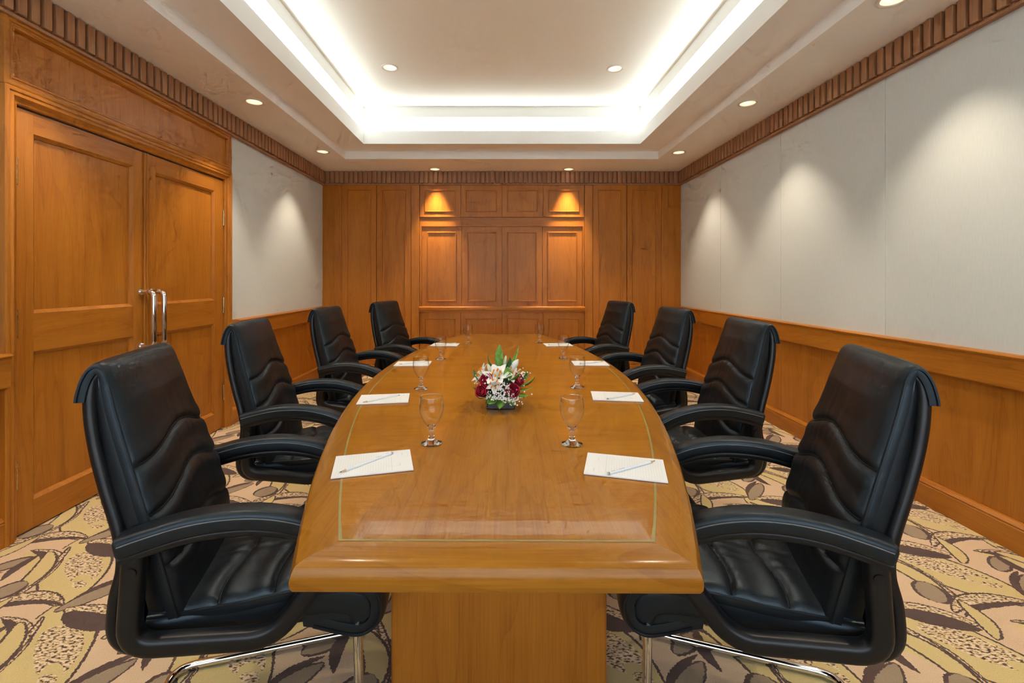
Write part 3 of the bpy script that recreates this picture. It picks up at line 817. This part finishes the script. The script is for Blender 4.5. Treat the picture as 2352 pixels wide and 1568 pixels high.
    for sy in (-1, 1):
        pts = []
        for i in range(len(spath)):
            t = Vector((spath[min(i + 1, len(spath) - 1)][0] - spath[max(i - 1, 0)][0], 0, spath[min(i + 1, len(spath) - 1)][1] - spath[max(i - 1, 0)][1])).normalized()
            nrm = -Vector((0, 1, 0)).cross(t); p = Vector((spath[i][0], 0, spath[i][1])) + nrm * -.010
            pts.append((p.x, sy * interp(sw, sa[i] / sa[-1]), p.z))
        tube('piping', pts, .0040, leather, st, n=6)
    for S, c in ((.155, .045), (.285, .045)):
        pts = []
        for k in range(41):
            W0 = interp(sw, S / sa[-1]); yy = (-1 + k / 20) * (W0 - .006); a = wave(yy, W0, S, c)
            i = min(range(len(sa)), key=lambda q: abs(sa[q] - a)); i = max(1, min(i, len(sa) - 2)); t = (a - sa[i - 1]) / (sa[i] - sa[i - 1])
            p = Vector((spath[i - 1][0], 0, spath[i - 1][1])).lerp(Vector((spath[i][0], 0, spath[i][1])), t)
            tt = Vector((spath[i + 1][0] - spath[i - 1][0], 0, spath[i + 1][1] - spath[i - 1][1])).normalized(); nrm = -Vector((0, 1, 0)).cross(tt)
            edge = math.sqrt(max(0.0, 1 - max(0.0, (abs(yy) - (W0 - .018)) / .018) ** 2))
            p = p + nrm * ((sdisp(yy, a / sa[-1], a, W0) + .017) * edge - .017 + .001); pts.append((p.x, yy, p.z))
        tube('seam_cord', pts, .0028, leather, st, n=6)
    seat_bot = [(-.15, .432), (.0, .434), (.2, .438), (.29, .430), (.335, .408), (.352, .372)]
    section_sweep('seat_boxing', [(p.x, p.y) for p in spline([Vector((x, z - .020, 0)) for x, z in seat_bot], 5)], rrect(.435, .080, .02), leather, ch)
    prof = [(.19, .445), (.30, .455), (.358, .436), (.386, .398), (.384, .354), (.366, .328), (.336, .318), (.29, .330), (.20, .362)]
    nn = len(prof)
    mobj('seat_front_roll', [(x, -.214, z) for x, z in prof] + [(x, .214, z) for x, z in prof],
         [tuple(range(nn)), tuple(range(nn, 2 * nn))] + [(i, (i + 1) % nn, nn + (i + 1) % nn, nn + i) for i in range(nn)], leather, ch, 40)
    box('seat_pan', -.14, .30, -.20, .20, .362, .385, plastic, ch, bev=.006)
    # arms
    pad = [(p.x, p.y) for p in spline([Vector((x, z, 0)) for x, z in ((-.182, .661), (-.165, .665), (-.13, .674), (-.05, .690), (.03, .694), (.11, .686), (.19, .663), (.26, .628), (.30, .600), (.308, .590))], 6)]
    np_ = len(pad); scl = [1.0] * np_
    for i in range(8): scl[i] = min(1.0, .78 + .22 * math.sin(min(1, i / 4) * math.pi / 2)); scl[np_ - 1 - i] = scl[i]
    loop_pts = fillet([(-.150, 0, .640), (-.163, 0, .430), (.140, 0, .385), (.245, 0, .515), (.300, 0, .590)], [0, .055, .06, .05, 0], 7)
    loop = [(p.x, p.z) for p in loop_pts]
    for sy in (-1, 1):
        yb = sy * .262
        af = section_sweep('arm_frame', loop, rrect(.044, .046, .014), plastic, ch, y0=yb)
        under = [(x, z - .029) for (x, z) in pad[3:-1]]
        section_sweep('arm_underframe', under, rrect(.046, .022, .008), plastic, af, y0=yb)
        tube('bolt', [(-.150, yb + sy * .020, .606), (-.150, yb + sy * .026, .606)], .012, plastic, af, n=16)
        ap = section_sweep('arm_pad', pad, rrect(.064, .048, .014, 4), leather, ch, scale=scl, y0=yb)
        for so in (-1, 1):
            tube('stitching', [(x, yb + so * .0322 * scl[i], z + .009) for i, (x, z) in enumerate(pad)][4:-4], .0014, stitch, ap, n=5)
    # chrome sled
    rt = .0125; yr = .205
    pts = [(.30, -yr, .40), (.335, -yr, .37), (.340, -yr, rt), (-.235, -yr, rt), (-.235, yr, rt), (.340, yr, rt), (.335, yr, .37), (.30, yr, .40)]
    tube('sled_base', fillet(pts, [0, .02, .07, .06, .06, .07, .02, 0], 8), rt, chrome, ch, n=14)
    return ch
stitch = plain('grey_stitching', (0.16, 0.16, 0.16), 0.6)
proto = make_chair()
chairs = [
    (-0.764, 1.335, 16.3, 'black leather conference chair nearest the camera on the door side'),
    (-0.966, 2.25, 6.8, 'second black leather conference chair from the camera on the door side'),
    (-1, 3.28, -4.8, 'third black leather conference chair from the camera on the door side'),
    (-0.815, 4.12, -18, 'farthest black leather conference chair on the door side of the table'),
    (0.783, 1.317, 161.5, 'black leather conference chair nearest the camera on the grey wall side'),
    (0.975, 2.263, 178, 'second black leather conference chair from the camera on the grey wall side'),
    (0.985, 3.19, 187.3, 'third black leather conference chair from the camera on the grey wall side'),
    (0.866, 4.155, 195, 'farthest black leather conference chair on the grey wall side of the table'),
]
for i, (x, y, a, lb) in enumerate(chairs):
    c = proto if i == 0 else copy_tree(proto)
    c.location = (x, y, 0); c.rotation_euler = (0, 0, R(a)); tag(c, lb, 'chair', 'black leather conference chairs')

# ------------------------------------------------------------------ note pads, pencils, glasses
def paper_mat():
    m, nt, b = new_mat('ruled_paper'); N = nt.nodes; L = nt.links
    tc = N.new('ShaderNodeTexCoord'); sx = N.new('ShaderNodeSeparateXYZ'); L.new(tc.outputs['Object'], sx.inputs[0])
    def mt(op, a, b_=None, c=None):
        n = N.new('ShaderNodeMath'); n.operation = op
        for i, x in enumerate((a, b_, c)):
            if x is None: continue
            if isinstance(x, (int, float)): n.inputs[i].default_value = x
            else: L.new(x, n.inputs[i])
        return n.outputs[0]
    X, Y = sx.outputs[0], sx.outputs[1]
    def rng(v, a, b_): return mt('MULTIPLY', mt('GREATER_THAN', v, a), mt('LESS_THAN', v, b_))
    # rules run across the short side, heading block at the +x end
    ln = mt('MULTIPLY', mt('LESS_THAN', mt('FRACT', mt('MULTIPLY', X, 1 / .0068)), .10), mt('MULTIPLY', rng(X, -.098, .048), rng(Y, -.068, .068)))
    hd = mt('MULTIPLY', rng(X, .0490, .0497), rng(Y, -.07, .07))
    bo = mt('MULTIPLY', rng(X, .066, .096), rng(Y, .022, .066)); bi = mt('MULTIPLY', rng(X, .0666, .0954), rng(Y, .0226, .0654))
    box_ = mt('SUBTRACT', bo, bi)
    mk = mt('MULTIPLY', rng(X, .079, .082), mt('MULTIPLY', rng(Y, .034, .054), mt('GREATER_THAN', mt('FRACT', mt('MULTIPLY', Y, 160)), .35)))
    mk2 = mt('MULTIPLY', rng(X, .070, .073), mt('MULTIPLY', rng(Y, -.040, -.022), mt('GREATER_THAN', mt('FRACT', mt('MULTIPLY', Y, 140)), .5)))
    tot = mt('MINIMUM', mt('ADD', mt('ADD', mt('MULTIPLY', ln, .22), mt('MULTIPLY', hd, .4)), mt('ADD', mt('MULTIPLY', box_, .3), mt('MULTIPLY', mt('ADD', mk, mk2), .35))), 1.0)
    mx = N.new('ShaderNodeMix'); mx.data_type = 'RGBA'; L.new(tot, mx.inputs['Factor'])
    mx.inputs['A'].default_value = (0.86, 0.86, 0.85, 1); mx.inputs['B'].default_value = (0.30, 0.30, 0.34, 1)
    L.new(mx.outputs['Result'], b.inputs['Base Color']); b.inputs['Roughness'].default_value = 0.7; b.inputs['Specular IOR Level'].default_value = .2
    return m
paper = paper_mat(); backing = plain('pad_backing', (0.16, 0.13, 0.22), 0.7)
pad0 = empty('notepad')
box('pages', -.105, .105, -.074, .074, .0012, .0045, paper, pad0)
box('backing_card', -.105, .105, -.074, .074, 0.0, .0012, backing, pad0)
pencil_body = plain('white_pencil_paint', (0.78, 0.80, 0.83), 0.3)
pwood = plain('pencil_wood', (0.62, 0.44, 0.26), 0.6); plead = plain('pencil_lead', (0.05, 0.05, 0.055), 0.35)
pink = plain('dark_print', (0.06, 0.06, 0.08), 0.5); redp = plain('red_print', (0.5, 0.05, 0.04), 0.5); silver = plain('pencil_ferrule', (0.65, 0.67, 0.7), 0.25, metal=1.0)
pc0 = empty('pencil')
tube('barrel', [(-.084, 0, .0038), (.066, 0, .0038)], .0037, pencil_body, pc0, n=6)
tube('sharpened_wood', [(.066, 0, .0038), (.079, 0, .0038)], .0037, pwood, pc0, n=8, rscale=[1.0, .42])
tube('lead', [(.079, 0, .0038), (.086, 0, .0038)], .0037, plead, pc0, n=8, rscale=[.42, .06])
tube('end_cap', [(-.090, 0, .0038), (-.084, 0, .0038)], .0039, silver, pc0, n=10)
for x0, x1, mm in ((-.078, -.064, pink), (-.058, -.055, redp), (-.051, -.030, pink)):
    box('print', x0, x1, -.0011, .0011, .00695, .00712, mm, pc0)
pads = [
    (-.353, 1.271, 14.8, 'white A5 notepad on the table in front of the nearest chair, door side', 1),
    (-.498, 1.960, 8.8, 'white notepad in front of the second chair from the camera, door side', 1),
    (-.531, 2.784, 1.5, 'white notepad in front of the third chair from the camera, door side', 1),
    (-.432, 3.598, -4.5, 'white notepad in front of the farthest chair, door side', 1),
    (.342, 1.246, -15.0, 'white A5 notepad on the table in front of the nearest chair, grey wall side', -1),
    (.511, 2.000, -7.6, 'white notepad in front of the second chair from the camera, grey wall side', -1),
    (.553, 2.795, -1.0, 'white notepad in front of the third chair from the camera, grey wall side', -1),
    (.459, 3.598, 5.0, 'white notepad in front of the farthest chair, grey wall side', -1),
]
pens = [((-.421, 1.196), (-.318, 1.329)), ((-.567, 1.882), (-.445, 2.003)), ((-.605, 2.735), (-.470, 2.835)), ((-.500, 3.560), (-.355, 3.640)),
        ((.440, 1.277), (.280, 1.188)), ((.606, 2.030), (.458, 1.937)), ((.640, 2.830), (.490, 2.755)), ((.535, 3.640), (.385, 3.560))]
plab = ['white pencil lying on the notepad of the nearest chair, door side', 'white pencil on the notepad of the second chair, door side', 'white pencil on the notepad of the third chair, door side', 'white pencil on the notepad of the farthest chair, door side',
        'white pencil lying on the notepad of the nearest chair, grey wall side', 'white pencil on the notepad of the second chair, grey wall side', 'white pencil on the notepad of the third chair, grey wall side', 'white pencil on the notepad of the farthest chair, grey wall side']
for i, (x, y, a, lb, side) in enumerate(pads):
    p = pad0 if i == 0 else copy_tree(pad0)
    p.location = (x, y, TT + .0006); p.rotation_euler = (0, 0, R(a + (0 if side > 0 else 180))); tag(p, lb, 'notepad', 'notepads on the conference table')
    (tx, ty), (ex, ey) = pens[i]
    q = pc0 if i == 0 else copy_tree(pc0)
    q.location = ((tx + ex) / 2, (ty + ey) / 2, TT + .0052); q.rotation_euler = (0, 0, math.atan2(ty - ey, tx - ex)); tag(q, plab[i], 'pencil', 'white pencils on the notepads')

def glass_mats():
    m, nt, b = new_mat('solid_glass'); b.inputs['Transmission Weight'].default_value = 1.0; b.inputs['Roughness'].default_value = 0.0; b.inputs['IOR'].default_value = 1.48
    b.inputs['Base Color'].default_value = (0.97, 0.99, 0.99, 1)
    t = bpy.data.materials.new('thin_glass'); t.use_nodes = True; nt = t.node_tree; N = nt.nodes; N.remove(N['Principled BSDF'])
    tr_ = N.new('ShaderNodeBsdfTransparent'); tr_.inputs[0].default_value = (.99, .995, .995, 1); gl = N.new('ShaderNodeBsdfGlossy'); gl.inputs['Roughness'].default_value = 0.02
    lf = N.new('ShaderNodeLayerWeight'); p5 = N.new('ShaderNodeMath'); p5.operation = 'POWER'; p5.inputs[1].default_value = 3.2; nt.links.new(lf.outputs['Facing'], p5.inputs[0])
    lw = N.new('ShaderNodeMath'); lw.operation = 'MULTIPLY_ADD'; lw.inputs[1].default_value = .80; lw.inputs[2].default_value = .015; nt.links.new(p5.outputs[0], lw.inputs[0]); mx = N.new('ShaderNodeMixShader')
    nt.links.new(lw.outputs[0], mx.inputs[0]); nt.links.new(tr_.outputs[0], mx.inputs[1]); nt.links.new(gl.outputs[0], mx.inputs[2]); nt.links.new(mx.outputs[0], N['Material Output'].inputs[0])
    return m, t
solid_glass, thin_glass = glass_mats()
gl0 = empty('water_goblet')
foot = [(.0005, .0), (.030, .0), (.0325, .0012), (.033, .0028), (.030, .0042), (.022, .0068), (.0145, .0105), (.0105, .016), (.0088, .022), (.0082, .030), (.0086, .040), (.0095, .0455), (.0112, .050), (.0135, .0535), (.014, .0555), (.010, .0575), (.0005, .0585)]
lathe('stem_and_foot', foot, solid_glass, gl0, 32)
bowl = [(.0138, .0553), (.0175, .060), (.0235, .0685), (.029, .078), (.0335, .088), (.0368, .098), (.0385, .108), (.0388, .116), (.0380, .126), (.0366, .137), (.0352, .1468), (.0346, .1482), (.0340, .1468)]
inn = [(max(.0005, r - .0014), z) for r, z in bowl[:-2]][::-1]
lathe('bowl', bowl + inn + [(.0005, .0590)], thin_glass, gl0, 40)
tube('rim', [(.0346 * math.cos(k * math.pi / 24), .0346 * math.sin(k * math.pi / 24), .1480) for k in range(48)], .0009, solid_glass, gl0, n=6, closed=True)
gpos = [(-.215, 1.432), (-.372, 2.149), (-.384, 2.951), (-.259, 3.704), (.226, 1.425), (.370, 2.175), (.417, 2.984), (.325, 3.73)]
glab = ['empty glass goblet beside the nearest notepad, door side', 'empty glass goblet beside the second notepad, door side', 'empty glass goblet beside the third notepad, door side', 'empty glass goblet beside the farthest notepad, door side',
        'empty glass goblet beside the nearest notepad, grey wall side', 'empty glass goblet beside the second notepad, grey wall side', 'empty glass goblet beside the third notepad, grey wall side', 'empty glass goblet beside the farthest notepad, grey wall side']
for i, ((x, y), lb) in enumerate(zip(gpos, glab)):
    q = gl0 if i == 0 else copy_tree(gl0)
    q.location = (x, y, TT + .0004); q.rotation_euler = (0, 0, i * .7); tag(q, lb, 'glass', 'glass goblets on the conference table')

# ------------------------------------------------------------------ flower centrepiece
fa = empty('flower_arrangement', (.004, 1.865, TT + .0004)); tag(fa, 'red rose and white lily arrangement in a low black square vase', 'flowers')
vase_m = plain('black_vase', (0.012, 0.013, 0.015), 0.08, coat=.5)
vb = box_bm(-.056, .056, -.056, .056, 0, .072, .003, 2)
box('vase', -.056, .056, -.056, .056, 0, .070, vase_m, fa, bev=.003)
foam = plain('flower_foam', (0.03, 0.07, 0.02), 0.9)
bmf = bmesh.new(); bmesh.ops.create_icosphere(bmf, subdivisions=3, radius=1)
for v in bmf.verts: v.co = Vector((v.co.x * .070, v.co.y * .070, .085 + v.co.z * .055))
bm_obj('foam', bmf, foam, fa, 0)

def petal_mat(name, c1, c2, rough=.45, trans=.2):
    m, nt, b = new_mat(name); N = nt.nodes; L = nt.links
    tc = N.new('ShaderNodeTexCoord'); n = N.new('ShaderNodeTexNoise'); n.inputs['Scale'].default_value = 60; n.inputs['Detail'].default_value = 3; L.new(tc.outputs['Object'], n.inputs['Vector'])
    cr = N.new('ShaderNodeValToRGB'); e = cr.color_ramp.elements; e[0].position = .3; e[0].color = (*c1, 1); e[1].position = .7; e[1].color = (*c2, 1)
    L.new(n.outputs['Fac'], cr.inputs[0]); L.new(cr.outputs[0], b.inputs['Base Color']); b.inputs['Roughness'].default_value = rough
    b.inputs['Subsurface Weight'].default_value = 0.0
    return m
rose_m = petal_mat('red_petal', (0.30, 0.004, 0.020), (0.55, 0.010, 0.045))
lily_m = petal_mat('white_petal', (0.78, 0.76, 0.70), (0.90, 0.89, 0.86))
bud_m = petal_mat('green_white_bud', (0.55, 0.62, 0.30), (0.85, 0.86, 0.74))
leaf_m = petal_mat('green_leaf', (0.10, 0.26, 0.035), (0.24, 0.46, 0.09), .35)
leafd_m = petal_mat('deep_green_leaf', (0.02, 0.10, 0.02), (0.06, 0.19, 0.05), .35)
stam_m = plain('orange_stamen', (0.85, 0.28, 0.01), 0.6); gyp_m = plain('tiny_white_blossom', (0.88, 0.88, 0.87), 0.7)
stem_m = plain('green_stem', (0.12, 0.26, 0.06), 0.5)

def frame_from(d, roll=0.0):
    d = Vector(d).normalized(); q = d.to_track_quat('Z', 'Y'); return q.to_matrix().to_4x4() @ Matrix.Rotation(roll, 4, 'Z')

def blade(length, width, curl, cup=.25, pos=.45, nu=9, nv=4, tip=1.0):
    """leaf or petal: grows along +z from the origin, curls towards +x"""
    V = []; F = []
    for i in range(nu + 1):
        u = i / nu; wv = width * (math.sin(math.pi * min(1, u ** (math.log(.5) / math.log(pos)))) ** .8) if 0 < u < 1 else 0.0
        wv = max(wv, .0004)
        ang = curl * u; r = length / max(abs(curl), 1e-3)
        x = r * (1 - math.cos(ang)) if abs(curl) > 1e-3 else 0.0; z = r * math.sin(abs(ang)) if abs(curl) > 1e-3 else length * u
        x = math.copysign(x, curl)
        for j in range(nv + 1):
            a = -1 + 2 * j / nv
            V.append(Vector((x + math.copysign(1, 1) * cup * wv * (a * a), wv * a, z)))
    for i in range(nu):
        for j in range(nv):
            F.append((i * (nv + 1) + j, i * (nv + 1) + j + 1, (i + 1) * (nv + 1) + j + 1, (i + 1) * (nv + 1) + j))
    return V, F

def place(name, VF, M, mat, parent, thick=.0006):
    V, F = VF; o = mobj(name, [M @ v for v in V], F, mat, parent, 0, fix=False)
    md = o.modifiers.new('thickness', 'SOLIDIFY'); md.thickness = thick; md.offset = 0
    return o

def rose(p, d, r, seed):
    q = random.Random(seed); root = empty('rose', p); root.parent = fa
    M0 = frame_from(d)
    layers = ((.20, 3, .95, .85), (.38, 3, 1.0, .70), (.60, 4, 1.0, .55), (.82, 5, .98, .35), (1.0, 5, .88, .05))
    for li, (rad, n, hgt, close) in enumerate(layers):
        for k in range(n):
            a0 = 2 * math.pi * k / n + li * .9 + q.uniform(-.15, .15); span = 2 * math.pi / n * .68
            V = []; F = []; nu, nv = 7, 6
            for i in range(nu + 1):
                u = i / nu
                rr = r * rad * (.25 + .75 * math.sin(u * math.pi * .5) ** .8) * (1 - close * .35 * u ** 3) + (r * .10 * max(0, u - .75) * 4 if li >= 3 else 0)
                zz = r * (-.75 + 1.45 * hgt * u) - (r * .20 * max(0, u - .8) * 5 if li >= 4 else 0)
                for j in range(nv + 1):
                    b_ = -1 + 2 * j / nv; a = a0 + span * b_ * (.75 + .25 * u)
                    dip = r * .16 * b_ ** 4 * u
                    V.append(Vector((rr * math.cos(a), rr * math.sin(a), zz - dip)))
            for i in range(nu):
                for j in range(nv): F.append((i * (nv + 1) + j, i * (nv + 1) + j + 1, (i + 1) * (nv + 1) + j + 1, (i + 1) * (nv + 1) + j))
            place('petal', (V, F), M0, rose_m, root, .0008)
def lily(p, d, size, seed, openess=1.25, roll=0.0):
    q = random.Random(seed); root = empty('lily', p); root.parent = fa; M0 = frame_from(d, roll)
    for k in range(6):
        M = M0 @ Matrix.Rotation(k * math.pi / 3 + q.uniform(-.1, .1), 4, 'Z') @ Matrix.Translation((.004, 0, 0)) @ Matrix.Rotation(.35, 4, 'Y')
        place('petal', blade(size * q.uniform(.95, 1.05), size * (.20 if k % 2 else .26), openess * q.uniform(.85, 1.15), -.35, .55), M, lily_m, root, .0008)
    for k in range(6):
        a = k * math.pi / 3 + .4; t = Vector((.016 * math.cos(a), .016 * math.sin(a), size * .62)); tube('filament', [M0 @ Vector((0, 0, .01)), M0 @ t], .0009, bud_m, root, n=5)
        tube('anther', [M0 @ (t + Vector((-.003, 0, -.006))), M0 @ (t + Vector((.002, .001, .007)))], .0028, stam_m, root, n=6)
    tube('pistil', [M0 @ Vector((0, 0, .01)), M0 @ Vector((0, 0, size * .74))], .0012, bud_m, root, n=5)

# positions from the arrangement: x right, y away, z up from the table
rose((-.056, -.060, .118), (-.35, -.75, .55), .026, 1)
rose((-.072, -.085, .078), (-.45, -.85, .35), .027, 2)
rose((.046, -.090, .082), (.12, -.85, .55), .027, 3)
rose((.068, -.040, .112), (.75, -.35, .35), .026, 4)
lily((-.012, -.045, .110), (-.10, -.55, .80), .075, 5, 1.2)
lily((-.022, -.074, .098), (-.1, -.85, .45), .046, 9, 1.3, .5)
lily((.020, -.030, .118), (.35, -.45, .75), .065, 6, 1.3, .3)
lily((-.055, -.015, .115), (-.75, -.10, .55), .065, 7, 1.1, .2)
lily((.0, .040, .120), (.1, .6, .75), .065, 8, 1.1)
def bud(p, d, ln, r, mat):
    M = Matrix.Translation(p) @ frame_from(d); pts = [M @ Vector((0, 0, ln * t)) for t in (0, .12, .3, .55, .75, .9, 1.0)]
    tube('bud', pts, r, mat, fa, n=8, rscale=[.35, .6, .85, 1.0, .9, .62, .2])
bud((.030, -.010, .135), (.55, -.10, .75), .070, .013, lily_m)
bud((-.040, -.040, .140), (-.25, -.3, .8), .045, .008, bud_m)
bud((.012, .0, .15), (.15, .1, .9), .055, .007, bud_m)
# leaves: (base, direction, length, halfwidth, curl, deep, roll)
lv = [((-.005, .0, .155), (-.02, -.05, 1), .085, .013, .15, 0, 1.57), ((.020, .0, .140), (.55, .05, .80), .105, .012, .25, 0, 1.3), ((-.020, .005, .15), (-.75, -.1, .55), .07, .010, .9, 1, 1.2),
      ((.02, -.02, .150), (.35, -.2, .75), .05, .012, .3, 1, 1.57),
      ((-.060, -.03, .095), (-.95, -.15, .30), .075, .012, 1.2, 1, 1.6), ((-.060, -.02, .070), (-.9, -.25, .05), .055, .010, .5, 0, 1.5),
      ((-.045, -.055, .066), (-.55, -.75, -.25), .070, .014, .5, 0, 1.5), ((-.030, -.058, .062), (-.20, -.9, -.55), .068, .015, .5, 0, 1.57),
      ((.0, -.060, .060), (.0, -.75, -.75), .068, .014, .5, 0, 1.57), ((.026, -.058, .062), (.30, -.75, -.70), .062, .012, .5, 0, 1.5),
      ((.055, -.05, .070), (.75, -.6, -.35), .065, .013, .6, 0, 1.4), ((.055, -.03, .080), (.9, -.35, -.15), .070, .014, .5, 0, 1.5),
      ((.060, -.02, .088), (.95, -.25, .10), .080, .022, .7, 0, 1.57), ((.055, -.035, .105), (.85, -.3, .35), .060, .014, .6, 1, 1.57),
      ((.030, -.085, .122), (.75, -.5, .40), .055, .014, .4, 0, 1.57), ((.030, -.055, .128), (-.1, -.35, .9), .040, .012, .3, 0, 1.57),
      ((.06, .02, .09), (.8, .55, .2), .075, .016, .7, 1, 1.57), ((-.06, .03, .09), (-.8, .55, .2), .075, .016, .7, 1, 1.57), ((.0, .06, .08), (.1, .9, .05), .075, .016, .7, 1, 1.57),
      ((-.055, -.045, .075), (-.75, -.55, -.05), .06, .013, .6, 1, 1.5), ((.02, -.05, .118), (.35, -.75, .45), .045, .011, .5, 0, 1.57)]
for i, (b0, d, ln, wd, cu, deep, roll) in enumerate(lv):
    M = Matrix.Translation(b0) @ frame_from(d, R(-90) + rnd.uniform(-.3, .3)); V, F = blade(ln * 1.12, wd * 1.45, -cu, .30, .42)
    place('leaf', (V, F), M, leafd_m if deep else leaf_m, fa, .0007)
# gypsophila: a cloud nobody could count
bmg = bmesh.new()
def dot(p, r):
    bmesh.ops.create_icosphere(bmg, subdivisions=1, radius=r, matrix=Matrix.Translation(p))
g = random.Random(11)
for i in range(150):
    a = g.gauss(.004, .036); dot((a, -.094 - g.random() * .022 + a * a * 4, .050 + abs(g.gauss(0.010, .020))), g.uniform(.0024, .0044))
for i in range(45):
    dot((.030 + g.gauss(.012, .020), -.090 - g.random() * .022, .046 + g.gauss(.0, .008)), g.uniform(.0022, .0042))
for i in range(40):
    dot((.078 + g.gauss(0, .013), -.03 + g.gauss(0, .02), .135 + g.gauss(0, .014)), g.uniform(.0020, .0038))
for i in range(40):
    dot((-.068 + g.gauss(0, .016), -.05 + g.gauss(0, .02), .112 + g.gauss(0, .018)), g.uniform(.0020, .0038))
for i in range(45):
    dot((.012 + g.gauss(0, .016), -.095 + g.gauss(0, .01), .098 + g.gauss(0, .012)), g.uniform(.0022, .0042))
gy = bm_obj('gypsophila', bmg, gyp_m, fa, 0); gy['kind'] = 'stuff'
